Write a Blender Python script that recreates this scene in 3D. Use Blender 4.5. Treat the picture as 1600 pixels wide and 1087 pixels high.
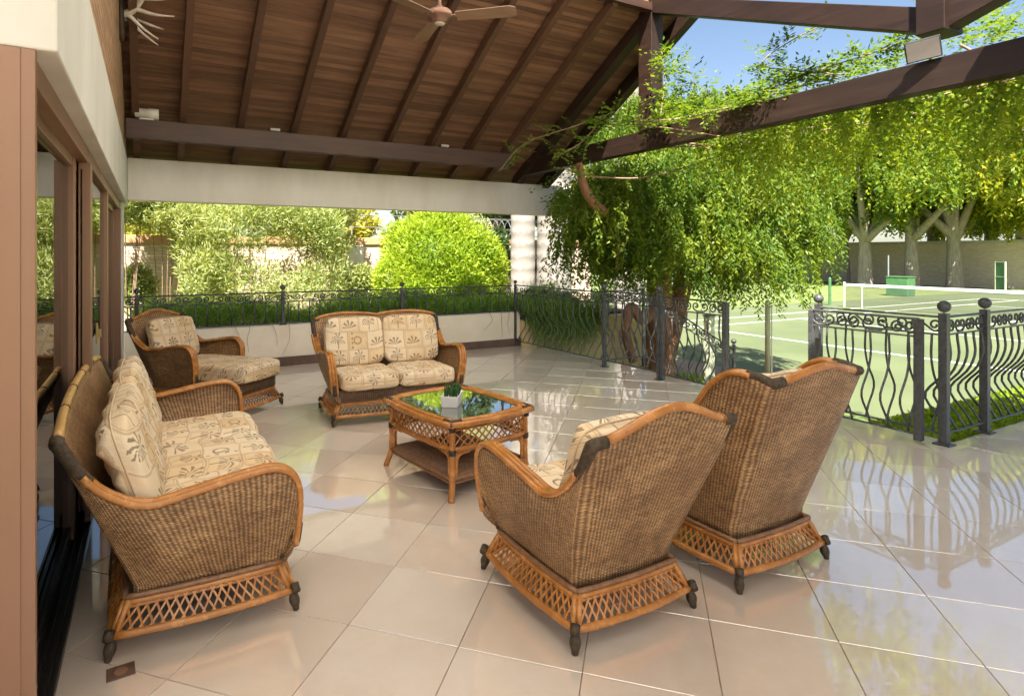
import bpy, bmesh, math, random
import numpy as np
from mathutils import Vector, Matrix
random.seed(7); RNG = np.random.default_rng(7)
PI = math.pi; R_ = math.radians
for o in list(bpy.data.objects): bpy.data.objects.remove(o)
SC = bpy.context.scene; COL = SC.collection

# ---------------------------------------------------------------- camera, sky, sun, exposure
cam = bpy.data.cameras.new('camera'); camo = bpy.data.objects.new('camera', cam); COL.objects.link(camo)
camo.location = (0, 0, 1.5); camo.rotation_euler = (R_(90), 0, -math.atan(484/920))
cam.sensor_width = 36; cam.lens = 920/1600*36
cam.shift_x = 82/1600; cam.shift_y = -147.5/1600
cam.clip_start = .05; cam.clip_end = 2000
SC.camera = camo
SUN_EL = R_(55); SUN_AZ = math.atan2(-.52, -.66)          # compass-like: x = sin, y = cos
sdir = Vector((math.cos(SUN_EL)*math.sin(SUN_AZ), math.cos(SUN_EL)*math.cos(SUN_AZ), math.sin(SUN_EL)))
W = bpy.data.worlds.new('World'); SC.world = W; W.use_nodes = True
wn = W.node_tree; wn.nodes.clear()
sky = wn.nodes.new('ShaderNodeTexSky'); sky.sky_type = 'NISHITA'; sky.sun_disc = False
sky.sun_elevation = SUN_EL; sky.sun_rotation = SUN_AZ; sky.air_density = 1.0; sky.dust_density = 1.2; sky.ozone_density = .6
bg = wn.nodes.new('ShaderNodeBackground'); bg.inputs[1].default_value = .05
wo = wn.nodes.new('ShaderNodeOutputWorld')
wn.links.new(sky.outputs[0], bg.inputs[0]); wn.links.new(bg.outputs[0], wo.inputs[0])
sl = bpy.data.lights.new('sun', 'SUN'); sl.energy = 5.0; sl.angle = R_(.5); sl.color = (1, .94, .84)
so = bpy.data.objects.new('sun', sl); COL.objects.link(so); so.rotation_euler = sdir.to_track_quat('Z', 'Y').to_euler()
vs = SC.view_settings; vs.view_transform = 'Standard'; vs.look = 'None'; vs.exposure = 2.06; vs.gamma = 1; vs.use_curve_mapping = False
SC.render.engine = 'CYCLES'
cy = SC.cycles; cy.max_bounces = 7; cy.diffuse_bounces = 4; cy.glossy_bounces = 3; cy.transmission_bounces = 4; cy.transparent_max_bounces = 8
cy.sample_clamp_indirect = 8; cy.caustics_reflective = False; cy.caustics_refractive = False

# ---------------------------------------------------------------- node helper: python expressions -> math nodes
class E:
    def __init__(s, nt, v): s.nt = nt; s.v = v
    def _m(s, op, *a, clamp=False):
        n = s.nt.nodes.new('ShaderNodeMath'); n.operation = op; n.use_clamp = clamp
        for i, x in enumerate((s,)+a):
            x = x.v if isinstance(x, E) else x
            if isinstance(x, (int, float)): n.inputs[i].default_value = x
            else: s.nt.links.new(x, n.inputs[i])
        return E(s.nt, n.outputs[0])
    def __add__(s, o): return s._m('ADD', o)
    __radd__ = __add__
    def __mul__(s, o): return s._m('MULTIPLY', o)
    __rmul__ = __mul__
    def __sub__(s, o): return s._m('SUBTRACT', o)
    def __rsub__(s, o): return s._m('MULTIPLY', -1)._m('ADD', o)
    def __truediv__(s, o): return s._m('DIVIDE', o)
    def floor(s): return s._m('FLOOR')
    def fract(s): return s._m('FRACT')
    def sin(s): return s._m('SINE')
    def cos(s): return s._m('COSINE')
    def abs(s): return s._m('ABSOLUTE')
    def pow(s, o): return s._m('POWER', o)
    def lt(s, o): return s._m('LESS_THAN', o)
    def gt(s, o): return s._m('GREATER_THAN', o)
    def max(s, o): return s._m('MAXIMUM', o)
    def min(s, o): return s._m('MINIMUM', o)
    def sqrt(s): return s._m('SQRT')
    def atan2(s, o): return s._m('ARCTAN2', o)
    def sat(s): return s._m('ADD', 0.0, clamp=True)
    def ss(s, a, b):
        n = s.nt.nodes.new('ShaderNodeMapRange'); n.interpolation_type = 'SMOOTHSTEP'
        s.nt.links.new(s.v, n.inputs[0]); n.inputs[1].default_value = a; n.inputs[2].default_value = b
        return E(s.nt, n.outputs[0])

class Mat:
    def __init__(s, name):
        s.m = bpy.data.materials.new(name); s.m.use_nodes = True; s.nt = s.m.node_tree; s.nt.nodes.clear()
        s.out = s.nt.nodes.new('ShaderNodeOutputMaterial'); s.p = s.nt.nodes.new('ShaderNodeBsdfPrincipled')
        s.nt.links.new(s.p.outputs[0], s.out.inputs[0])
    def link(s, a, b): s.nt.links.new(a.v if isinstance(a, E) else a, b)
    def set(s, **k):
        for n, v in k.items():
            i = s.p.inputs[{'color': 'Base Color', 'rough': 'Roughness', 'metal': 'Metallic', 'spec': 'Specular IOR Level', 'coat': 'Coat Weight', 'coatr': 'Coat Roughness', 'normal': 'Normal'}[n]]
            if isinstance(v, (E,)): s.link(v, i)
            elif hasattr(v, 'links') or hasattr(v, 'is_output'): s.link(v, i)
            else: i.default_value = v if not isinstance(v, tuple) or len(v) == 4 else (*v, 1)
        return s
    def coord(s, which='Object'):
        return s.nt.nodes.new('ShaderNodeTexCoord').outputs[which]
    def geopos(s): return s.nt.nodes.new('ShaderNodeNewGeometry').outputs['Position']
    def mapping(s, vec, scale=(1, 1, 1), rot=(0, 0, 0), loc=(0, 0, 0)):
        n = s.nt.nodes.new('ShaderNodeMapping'); s.nt.links.new(vec, n.inputs[0])
        n.inputs[1].default_value = loc; n.inputs[2].default_value = rot; n.inputs[3].default_value = scale
        return n.outputs[0]
    def noise(s, vec, scale, detail=3, rough=.5, dist=0):
        n = s.nt.nodes.new('ShaderNodeTexNoise'); s.nt.links.new(vec, n.inputs['Vector'])
        n.inputs['Scale'].default_value = scale; n.inputs['Detail'].default_value = detail
        n.inputs['Roughness'].default_value = rough; n.inputs['Distortion'].default_value = dist
        return E(s.nt, n.outputs[0])
    def xyz(s, vec):
        n = s.nt.nodes.new('ShaderNodeSeparateXYZ'); s.nt.links.new(vec, n.inputs[0])
        return [E(s.nt, n.outputs[i]) for i in range(3)]
    def white(s, x, y=None):
        n = s.nt.nodes.new('ShaderNodeTexWhiteNoise')
        c = s.nt.nodes.new('ShaderNodeCombineXYZ'); s.link(x, c.inputs[0])
        if y is not None: s.link(y, c.inputs[1])
        n.noise_dimensions = '3D'; s.nt.links.new(c.outputs[0], n.inputs['Vector'])
        return E(s.nt, n.outputs[0])
    def objrand(s): return E(s.nt, s.nt.nodes.new('ShaderNodeObjectInfo').outputs['Random'])
    def attr(s, name):
        n = s.nt.nodes.new('ShaderNodeAttribute'); n.attribute_name = name; return E(s.nt, n.outputs['Fac'])
    def mix(s, f, a, b):
        n = s.nt.nodes.new('ShaderNodeMix'); n.data_type = 'RGBA'
        for v, i in ((f, n.inputs[0]), (a, n.inputs[6]), (b, n.inputs[7])):
            if isinstance(v, (int, float)): i.default_value = v
            elif isinstance(v, tuple): i.default_value = (*v, 1)
            else: s.link(v, i)
        return n.outputs[2]
    def bump(s, h, strength=.5, dist=.01):
        n = s.nt.nodes.new('ShaderNodeBump'); s.link(h, n.inputs['Height']); n.inputs['Strength'].default_value = strength; n.inputs['Distance'].default_value = dist
        s.nt.links.new(n.outputs[0], s.p.inputs['Normal']); return n.outputs[0]

MT = {}
def simple(name, c1, c2, scale=8, rough=.5, stretch=(1, 1, 1), bump=.2, metal=0, spec=.5, detail=4, coords='Object', bdist=.004, rr=.1):
    m = Mat(name); v = m.mapping(m.coord(coords), stretch)
    n = m.noise(v, scale, detail, .6)
    m.set(color=m.mix(n.ss(.3, .7), c1, c2), rough=n*rr + (rough-rr/2), metal=metal, spec=spec)
    if bump: m.bump(n, bump, bdist)
    MT[name] = m.m; return m

simple('plaster', (.57, .55, .50), (.68, .66, .62), 1.8, .7, stretch=(1, 1.4, .5), bump=.12, detail=7)
simple('plaster_cream', (.76, .67, .54), (.84, .76, .63), 2.5, .75, bump=.15)
simple('plaster_yellow', (.62, .48, .24), (.7, .56, .3), 2, .8)
simple('fascia_white', (.62, .575, .51), (.72, .68, .62), 1.6, .45, stretch=(1.6, 1, .5), bump=.08, detail=7)
simple('skirting', (.10, .055, .04), (.14, .08, .055), 12, .4)
simple('iron', (.050, .054, .055), (.088, .092, .093), 30, .42, bump=.3, metal=.15, bdist=.002)
simple('dark_iron', (.03, .03, .03), (.06, .06, .06), 30, .4, metal=.3)
m = Mat('cane'); gp_c = m.geopos(); n = m.noise(gp_c, 9, 5, .65); n2 = m.noise(gp_c, 70, 3, .6); rg = m.noise(gp_c, 23, 2, .5)
c = m.mix(n.ss(.3, .72), (.33, .125, .026), (.50, .215, .055)); c = m.mix(n2.ss(.60, .74)*.55, c, (.14, .055, .018)); c = m.mix(rg.ss(.66, .74)*.5, c, (.55, .30, .11))
m.set(color=c, rough=n*.2+.16, spec=.5); m.bump(n2, .25, .002); MT['cane'] = m.m
simple('cane_lit', (.40, .20, .06), (.55, .33, .12), 18, .3, bump=.15, bdist=.002)  # paler cane, the yellow light on the sofa crest put into its colour
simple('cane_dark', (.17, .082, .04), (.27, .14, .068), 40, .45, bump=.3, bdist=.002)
simple('wrap', (.036, .024, .014), (.080, .055, .033), 60, .6, spec=.25, bump=.6, bdist=.003)
simple('bronze', (.235, .125, .075), (.285, .16, .10), 2, .36, stretch=(1, 1, .15), metal=.15, bump=.02)
simple('bronze_dark', (.03, .026, .024), (.05, .042, .04), 4, .3, metal=.5, bump=.05)
simple('brass', (.5, .36, .14), (.6, .45, .2), 10, .3, metal=.9, bump=0)
simple('bone', (.55, .47, .38), (.72, .66, .58), 20, .5, bump=.3)
simple('fan_metal', (.24, .13, .09), (.30, .17, .12), 10, .35, metal=.4, bump=.05)
simple('fan_blade', (.27, .16, .10), (.34, .21, .14), 4, .3, stretch=(1, 6, 1), bump=.03)
simple('white_plastic', (.62, .58, .52), (.68, .64, .58), 5, .4, bump=.02)
simple('white_paint', (.74, .74, .72), (.8, .8, .78), 4, .6, bump=.05)
simple('ceramic', (.80, .78, .76), (.86, .84, .82), 5, .35, bump=.03)
simple('piping', (.52, .38, .22), (.60, .45, .28), 20, .8)
simple('lamp_glass', (.22, .2, .18), (.3, .27, .25), 3, .12, bump=0)
simple('soil', (.05, .035, .025), (.09, .06, .04), 20, .9, bump=.6, bdist=.02)
simple('concrete', (.40, .36, .30), (.5, .46, .4), 4, .8, bump=.2)
simple('stone_kerb', (.23, .17, .12), (.30, .23, .165), 6, .7, bump=.2)
simple('trunk_red', (.20, .085, .045), (.32, .16, .09), 7, .85, stretch=(1.5, 1.5, .35), bump=.9, bdist=.04)
simple('trunk_grey', (.22, .18, .14), (.34, .29, .24), 6, .85, stretch=(1.5, 1.5, .3), bump=.9, bdist=.04)
simple('stem', (.20, .12, .075), (.32, .21, .14), 20, .8, bump=.5)
simple('court_green', (.080, .105, .042), (.112, .137, .060), .35, .85, coords='Object', bump=.02, detail=9)
simple('court_tan', (.24, .165, .105), (.29, .205, .135), .6, .85, bump=.03)
simple('court_line', (.75, .77, .74), (.8, .8, .78), 3, .7, bump=0)
simple('green_paint', (.05, .14, .05), (.07, .18, .07), 3, .5, bump=.02)
simple('pole_paint', (.42, .45, .30), (.52, .54, .40), 4, .5, bump=.1)
simple('wire', (.35, .36, .37), (.45, .46, .47), 8, .4, metal=.6, bump=0)
simple('grass_ground', (.10, .15, .035), (.17, .20, .06), 1.5, .95, bump=.5, bdist=.03, detail=8)
simple('rubber', (.02, .02, .02), (.035, .035, .035), 8, .6)
simple('pave', (.42, .37, .31), (.50, .45, .38), 2, .7, bump=.05)
simple('room', (.10, .09, .08), (.14, .125, .11), 2, .8, bump=0)
simple('weave_net', (.02, .03, .03), (.04, .05, .05), 10, .8, bump=0)

def wood(name, c1, c2, axis, rough=.45, var=.5, spec=.35):
    m = Mat(name); st = [14, 14, 14]; st[axis] = .9
    oc = m.coord('Object'); r = m.objrand()
    add = m.nt.nodes.new('ShaderNodeVectorMath'); add.operation = 'ADD'; m.link(oc, add.inputs[0])
    c = m.nt.nodes.new('ShaderNodeCombineXYZ'); m.link(r*31, c.inputs[0]); m.link(r*17, c.inputs[1]); m.link(r*7, c.inputs[2]); m.nt.links.new(c.outputs[0], add.inputs[1])
    n = m.noise(m.mapping(add.outputs[0], tuple(st)), 1.6, 6, .65, .4)
    n2 = m.noise(add.outputs[0], 1.3, 3, .6)
    f = (n*.75 + n2*.35 + r*var - (.05+var/2)).ss(.25, .8)
    m.set(color=m.mix(f, c1, c2), rough=n*.25 + (rough-.1), spec=spec); m.bump(n, .25, .004)
    MT[name] = m.m
wood('board_wood', (.105, .053, .030), (.28, .148, .084), 0, .5, .28)
wood('rafter_wood', (.070, .034, .020), (.14, .07, .042), 1, .45, .3)
wood('beam_wood', (.040, .019, .011), (.082, .041, .026), 0, .45, .2)
wood('truss_wood', (.014, .0066, .0038), (.036, .0175, .0108), 1, .5, .2)
wood('old_board', (.16, .13, .095), (.26, .22, .165), 0, .7, .3)

# glazed floor tile
m = Mat('tile'); oc = m.coord('Object'); r = m.objrand(); gp = m.geopos()
n = m.noise(gp, 3.2, 6, .65, .6); n2 = m.noise(gp, 45, 3, .6); n3 = m.noise(gp, 9, 4, .7)
f = (n*.65 + n3*.35 + r*.5 - .25).ss(.2, .9)
m.set(color=m.mix(n2.ss(.62, .8)*.35, m.mix(f, (.69, .575, .465), (.82, .73, .62)), (.58, .46, .36)), rough=n3*.16 + .30, spec=.7, coat=1.0, coatr=n3*.04+n*.02+.008); m.p.inputs['Coat IOR'].default_value = 3.9
m.bump(n*.5 + m.noise(gp, 1.6, 2)*1.4 + n2*.05, .045, .02); MT['tile'] = m.m
simple('grout', (.24, .185, .14), (.34, .27, .21), 20, .8)

# thin brick
def brick(name, c1, c2, cm, ax):
    m = Mat(name); X = m.xyz(m.geopos()); a, z = X[ax], X[2]
    bh, bw = .062, .24
    row = (z/bh).floor(); u = a/bw + row*.5; fu, fz = u.fract(), (z/bh).fract()
    e = ((fu-.5).abs()*-1 + .5)*bw; e2 = ((fz-.5).abs()*-1 + .5)*bh
    k = e.min(e2).ss(.003, .009); h = m.white(u.floor(), row)
    n = m.noise(m.geopos(), 14, 4, .6)
    m.set(color=m.mix(k, cm, m.mix((h*.7 + n*.5).ss(.2, .9), c1, c2)), rough=.85); m.bump(k*.8 + n*.3, .9, .012)
    MT[name] = m.m
brick('brick_house', (.30, .165, .08), (.42, .25, .13), (.22, .14, .09), 1)
brick('brick_garden', (.60, .45, .33), (.74, .59, .46), (.52, .40, .31), 0)
brick('brick_far', (.60, .47, .33), (.72, .58, .42), (.42, .32, .23), 1)
simple('coping', (.48, .26, .13), (.58, .34, .18), 4, .8)

# wicker (uv in metres: u across, v along the height)
def wicker(name, ca, cb, cc):
    m = Mat(name); uv = m.xyz(m.coord('UV')); u, v = uv[0], uv[1]
    ps, pw = .0080, .0175
    wob = m.noise(m.coord('UV'), 14, 3)
    row = (v/ps + wob*2.2); sgn = (row.floor()*PI).cos()
    st = (row.fract()*PI).sin()                                   # round strand
    col = (u/pw + wob*.7)
    over = (col*PI).cos()*sgn                                      # over / under
    groove = (col*2*PI).cos()*.5 + .5
    h = st*.48 + over*.12 + groove*.52
    n = m.noise(m.coord('UV'), 26, 4, .7); n2 = m.noise(m.coord('UV'), 4, 3, .6); w = m.white(row.floor(), (col*.5).floor())
    f = (h*.60 + n*.38 + n2*.30 + w*.18 - .42).ss(.05, .85)
    f2 = (n2*1.2 + n*.5 - .35).ss(.25, .8)
    c = m.mix(f, ca, m.mix(f2, cb, cc))
    m.set(color=c, rough=.48, spec=.4); m.bump(h, .7, .004); MT[name] = m.m
wicker('wicker', (.10, .050, .020), (.46, .255, .115), (.64, .39, .185))
wicker('wicker_dark', (.05, .028, .015), (.20, .115, .06), (.30, .18, .095))

# palm print fabric (uv in metres)
m = Mat('palm_fabric'); uvn = m.coord('UV'); r = m.objrand()
uv = m.xyz(uvn); wb = m.noise(uvn, 5, 2); u = uv[0] + r*3.7 + wb*.012; v = uv[1] + r*1.9 + wb*.02
w_, h_ = .19, .175
row = (v/h_).floor(); uo = u/w_ + m.white(row)*.9
col = uo.floor(); fu, fv = uo.fract(), (v/h_).fract(); hs = m.white(col, row); hs2 = m.white(row+13, col+5)
ex = (fu-.5).abs(); ey = (fv-.5).abs(); ed = ex.max(ey)
line = ed.gt(.472) + ((ed-.42).abs()).lt(.012)*hs2.gt(.35)
nn = m.noise(uvn, 60, 3, .7); nb = m.noise(uvn, 7, 3, .6)
x = (fu - .5)*1.12; y = fv - .62; ydr = y + x*x*1.9
rr_ = (x*x + ydr*ydr).sqrt(); th = ydr.atan2(x)
ray_ = ((th*5.5 + hs*6 + rr_*4).sin().abs()*.75 + nn*.75)
crown = ray_.gt(.98)*rr_.lt(.40)*rr_.gt(.03)
trunk = ((x + (fv*5).sin()*.025).abs()).lt(.026)*fv.lt(.58)*fv.gt(.10)
palm = crown*fv.gt(.36) + trunk
y2 = fv - .24; r2 = (x*x + y2*y2).sqrt(); t2 = y2.atan2(x)
agave = ((t2*9 + hs*3).sin() + nn*1.3 - .55).gt(.1)*r2.lt(.40)*y2.gt(-.02)
y3 = fv - .5; r3 = (x*x + y3*y3).sqrt(); t3 = y3.atan2(x)
star = ((t3*4 + hs*9).sin().abs() + nn*.5).gt(.78)*r3.lt(.34) + r3.lt(.07)
dots = ((fv*4.0).fract()-.5).abs().lt(.22)*((x-.30).abs()).lt(.05) + ((r3-.2).abs()).lt(.035)*nn.gt(.4)
k1 = hs.lt(.52); k2 = hs.gt(.52)*hs.lt(.84); k3 = hs.gt(.84)*hs.lt(.92); k4 = hs.gt(.92)
mot = (palm*k1 + agave*k2 + star*k3 + dots*k4).sat()
ground = m.mix((hs2*.8 + nb*.5 - .1).ss(.15, .95), (.76, .61, .42), (.68, .49, .28))
ground = m.mix(nb.ss(.45, .7)*.5, ground, (.76, .64, .46))
c = m.mix(line.sat()*.33, ground, (.20, .095, .045))
c = m.mix(mot*(nn*.5+.42), c, m.mix(hs2, (.085, .062, .036), (.17, .085, .045)))
wv = m.noise(uvn, 400, 2)
m.set(color=c, rough=.85, spec=.2); m.bump(wv*.3 + m.noise(uvn, 7, 4, .6)*1.6, .5, .02); MT['palm_fabric'] = m.m

def leafmat(name, a, b, c, trans=.45, rough=.5):
    m = Mat(name); r = m.attr('rnd'); n = m.noise(m.geopos(), 1.1, 3, .6)
    cc = m.mix((r*.8 + n*.7 - .3).ss(.1, .9), m.mix(r, a, b), c)
    m.set(color=cc, rough=rough, spec=.3)
    t = m.nt.nodes.new('ShaderNodeBsdfTranslucent'); hsv = m.nt.nodes.new('ShaderNodeMix'); hsv.data_type = 'RGBA'; hsv.blend_type = 'MULTIPLY'
    hsv.inputs[0].default_value = 1; m.link(cc, hsv.inputs[6]); hsv.inputs[7].default_value = (1.7, 1.5, .55, 1)
    m.link(hsv.outputs[2], t.inputs[0])
    mx = m.nt.nodes.new('ShaderNodeMixShader'); mx.inputs[0].default_value = trans
    m.link(m.p.outputs[0], mx.inputs[1]); m.link(t.outputs[0], mx.inputs[2]); m.link(mx.outputs[0], m.out.inputs[0]); MT[name] = m.m
leafmat('leaf_weep', (.055, .13, .018), (.105, .20, .024), (.23, .29, .03), .5)
leafmat('leaf_right', (.10, .17, .016), (.22, .28, .02), (.44, .43, .03), .55)
leafmat('leaf_vine', (.06, .14, .022), (.11, .20, .028), (.19, .27, .035), .45)
leafmat('leaf_curtain', (.09, .18, .018), (.17, .27, .022), (.30, .37, .03), .55)
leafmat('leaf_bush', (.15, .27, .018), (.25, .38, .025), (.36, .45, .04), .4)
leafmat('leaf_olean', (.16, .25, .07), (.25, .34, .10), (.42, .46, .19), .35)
leafmat('leaf_fern', (.10, .22, .05), (.18, .33, .07), (.32, .45, .10), .5)
leafmat('leaf_dark', (.03, .06, .02), (.05, .09, .025), (.08, .13, .04), .3)
leafmat('leaf_far', (.06, .14, .016), (.12, .21, .02), (.24, .30, .028), .5)
leafmat('leaf_yellow', (.18, .23, .03), (.28, .30, .04), (.38, .36, .06), .4)
leafmat('leaf_succ', (.03, .10, .02), (.05, .14, .03), (.08, .19, .05), .2, .35)

# door glass: reflecting by Fresnel, see-through otherwise
m = Mat('door_glass'); g = m.nt.nodes.new('ShaderNodeBsdfGlossy'); g.inputs['Roughness'].default_value = .0; g.inputs[0].default_value = (.95, .95, .95, 1)
tr = m.nt.nodes.new('ShaderNodeBsdfTransparent'); tr.inputs[0].default_value = (.42, .42, .40, 1)
fr = m.nt.nodes.new('ShaderNodeFresnel'); fr.inputs[0].default_value = 3.2
mx = m.nt.nodes.new('ShaderNodeMixShader'); m.link(fr.outputs[0], mx.inputs[0]); m.link(tr.outputs[0], mx.inputs[1]); m.link(g.outputs[0], mx.inputs[2]); m.link(mx.outputs[0], m.out.inputs[0]); MT['door_glass'] = m.m
m = Mat('table_glass'); m.set(color=(.045, .058, .045), rough=m.noise(m.coord('Object'), 9, 4)*.06, spec=1.0, coat=1.0, coatr=.0); m.p.inputs['IOR'].default_value = 1.9; m.p.inputs['Coat IOR'].default_value = 2.2; MT['table_glass'] = m.m
m = Mat('opal_fill'); t = m.nt.nodes.new('ShaderNodeBsdfTranslucent'); t.inputs[0].default_value = (.90, .885, .855, 1); mx = m.nt.nodes.new('ShaderNodeMixShader'); mx.inputs[0].default_value = .85  # translucent sheet added out of view, passing sunlight in as fill
m.set(color=(.7, .66, .58), rough=.4); m.link(m.p.outputs[0], mx.inputs[1]); m.link(t.outputs[0], mx.inputs[2]); m.link(mx.outputs[0], m.out.inputs[0]); MT['opal_fill'] = m.m
MT['opal_fill_weak'] = MT['opal_fill'].copy(); [n for n in MT['opal_fill_weak'].node_tree.nodes if n.type == 'BSDF_TRANSLUCENT'][0].inputs[0].default_value = (.78, .76, .73, 1)  # weaker copy, evens out the added fill light over the camera bay
# tennis net: fine mesh
m = Mat('net_mesh'); tr = m.nt.nodes.new('ShaderNodeBsdfTransparent'); mx = m.nt.nodes.new('ShaderNodeMixShader'); mx.inputs[0].default_value = .22
m.set(color=(.06, .065, .06), rough=.8); m.link(tr.outputs[0], mx.inputs[1]); m.link(m.p.outputs[0], mx.inputs[2]); m.link(mx.outputs[0], m.out.inputs[0]); MT['net_mesh'] = m.m
# ---------------------------------------------------------------- mesh helpers
class MB:
    def __init__(s): s.v = []; s.f = []; s.uv = {}
    def add(s, vs, fs, uvs=None):
        b = len(s.v); s.v += [tuple(p) for p in vs]
        for i, f in enumerate(fs):
            s.f.append(tuple(b+k for k in f))
            if uvs: s.uv[len(s.f)-1] = [uvs[k] for k in f]
        return s
    def box(s, x0, x1, y0, y1, z0, z1, M=None):
        p = [(x, y, z) for z in (z0, z1) for y in (y0, y1) for x in (x0, x1)]
        if M is not None: p = [tuple(M @ Vector(q)) for q in p]
        return s.add(p, [(0, 2, 3, 1), (4, 5, 7, 6), (0, 1, 5, 4), (2, 6, 7, 3), (0, 4, 6, 2), (1, 3, 7, 5)])
    def prism(s, pts, z0, z1):
        n = len(pts); return s.add([(x, y, z0) for x, y in pts]+[(x, y, z1) for x, y in pts],
            [tuple(range(n))[::-1], tuple(range(n, 2*n))]+[(i, (i+1) % n, n+(i+1) % n, n+i) for i in range(n)])
    def tube(s, path, r, n=8, caps=True, closed=False, flat=1.0):
        P = [Vector(p) for p in path]; L = len(P); rs = r if isinstance(r, (list, tuple)) else [r]*L
        T = []
        for i in range(L):
            a = P[(i-1) % L] if (closed or i > 0) else P[i]; b = P[(i+1) % L] if (closed or i < L-1) else P[i]
            t = (b-a); T.append(t.normalized() if t.length > 1e-9 else Vector((0, 0, 1)))
        up = Vector((0, 0, 1)) if abs(T[0].z) < .9 else Vector((1, 0, 0))
        N = (up - T[0]*up.dot(T[0])).normalized(); vs = []
        for i in range(L):
            N = (N - T[i]*N.dot(T[i])); N = N.normalized() if N.length > 1e-6 else T[i].orthogonal().normalized()
            B = T[i].cross(N)
            for k in range(n):
                a = 2*PI*k/n; vs.append(P[i] + N*(math.cos(a)*rs[i]*flat) + B*(math.sin(a)*rs[i]))
        fs = []
        for i in range(L if closed else L-1):
            j = (i+1) % L
            for k in range(n): fs.append((i*n+k, i*n+(k+1) % n, j*n+(k+1) % n, j*n+k))
        if caps and not closed: fs += [tuple(range(n))[::-1], tuple(range((L-1)*n, L*n))]
        return s.add(vs, fs)
    def lathe(s, prof, c=(0, 0, 0), n=14, M=None):
        vs = []; L = len(prof)
        for r, z in prof:
            for k in range(n):
                a = 2*PI*k/n; q = Vector((r*math.cos(a), r*math.sin(a), z))
                if M is not None: q = M @ q
                vs.append(q+Vector(c))
        fs = [(i*n+k, i*n+(k+1) % n, (i+1)*n+(k+1) % n, (i+1)*n+k) for i in range(L-1) for k in range(n)]
        fs += [tuple(range(n))[::-1], tuple(range((L-1)*n, L*n))]
        return s.add(vs, fs)
    def grid(s, rows, uvrows, closed=False):
        nr, nc = len(rows), len(rows[0]); vs = [p for r in rows for p in r]; uv = [q for r in uvrows for q in r]
        fs = [(i*nc+j, i*nc+j+1, (i+1)*nc+j+1, (i+1)*nc+j) for i in range(nr-1) for j in range(nc-1)]
        return s.add(vs, fs, uv)
    def mesh(s, name):
        me = bpy.data.meshes.new(name); me.from_pydata(s.v, [], s.f)
        if s.uv:
            ul = me.uv_layers.new(name='UVMap').data
            for p in me.polygons:
                u = s.uv.get(p.index)
                if u:
                    for li, q in zip(p.loop_indices, u): ul[li].uv = q
        me.update(); return me
    def build(s, name, mat, parent=None, smooth=False, bevel=0, loc=None, rot=None, solid=0, fixn=True):
        me = s.mesh(name)
        if fixn:
            bm = bmesh.new(); bm.from_mesh(me); bmesh.ops.recalc_face_normals(bm, faces=bm.faces); bm.to_mesh(me); bm.free()
        return obj(name, me, mat, parent, smooth, bevel, loc, rot, solid)
def obj(name, me, mat, parent=None, smooth=False, bevel=0, loc=None, rot=None, solid=0):
    o = bpy.data.objects.new(name, me); COL.objects.link(o)
    if mat and not me.materials: me.materials.append(MT[mat])
    if smooth: me.shade_smooth()
    if parent: o.parent = parent
    if loc: o.location = loc
    if rot: o.rotation_euler = rot
    if solid:
        md = o.modifiers.new('s', 'SOLIDIFY'); md.thickness = solid; md.offset = 0
    if bevel:
        md = o.modifiers.new('b', 'BEVEL'); md.width = bevel; md.segments = 2; md.limit_method = 'ANGLE'; md.angle_limit = R_(40)
    return o
def thing(name, label, cat, loc=(0, 0, 0), rz=0, group=None):
    o = bpy.data.objects.new(name, None); COL.objects.link(o); o.empty_display_size = .1
    o.location = loc; o.rotation_euler = (0, 0, rz); return tag(o, label, cat, group)
def tag(o, label, cat, group=None, kind=None):
    o['label'] = label; o['category'] = cat
    if group: o['group'] = group
    if kind: o['kind'] = kind
    return o
def struct(o): o['kind'] = 'structure'; return o
def spline(pts, n=8):
    P = [Vector(p) for p in pts]; out = []
    for i in range(len(P)-1):
        p0 = P[max(i-1, 0)]; p1 = P[i]; p2 = P[i+1]; p3 = P[min(i+2, len(P)-1)]
        for k in range(n):
            t = k/n; out.append(.5*((2*p1)+(p2-p0)*t+(2*p0-5*p1+4*p2-p3)*t*t+(3*p1-p0-3*p2+p3)*t**3))
    out.append(P[-1]); return out
def resample(path, n):
    d = [0]
    for a, b in zip(path, path[1:]): d.append(d[-1]+(b-a).length)
    out = []; j = 0
    for i in range(n):
        t = d[-1]*i/(n-1)
        while j < len(d)-2 and d[j+1] < t: j += 1
        s = (t-d[j])/max(1e-9, d[j+1]-d[j]); out.append(path[j].lerp(path[j+1], min(1, s)))
    return out
# leaves: arrays of base points, directions, side vectors -> rhombic blades
def leaves(name, base, dirv, side, length, width, mat, parent=None, rnd=None, fold=.0):
    n = len(base); L = np.asarray(length).reshape(-1, 1)*np.ones((n, 1)); Wd = np.asarray(width).reshape(-1, 1)*np.ones((n, 1))
    nrm = np.cross(dirv, side)
    a = base; tip = base+dirv*L; mid = base+dirv*L*.45
    l = mid+side*Wd*.5+nrm*Wd*fold; r_ = mid-side*Wd*.5+nrm*Wd*fold
    V = np.stack([a, l, tip, r_], 1).reshape(-1, 3).astype(np.float32)
    me = bpy.data.meshes.new(name); me.vertices.add(4*n); me.vertices.foreach_set('co', V.ravel())
    me.loops.add(4*n); me.loops.foreach_set('vertex_index', np.arange(4*n, dtype=np.int32))
    me.polygons.add(n); me.polygons.foreach_set('loop_start', np.arange(0, 4*n, 4, dtype=np.int32))
    me.update(calc_edges=True)
    at = me.attributes.new('rnd', 'FLOAT', 'POINT')
    rv = RNG.random(n) if rnd is None else rnd
    at.data.foreach_set('value', np.repeat(rv, 4).astype(np.float32))
    return obj(name, me, mat, parent)
def unit(a): return a/np.maximum(1e-9, np.linalg.norm(a, axis=1, keepdims=True))
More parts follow.
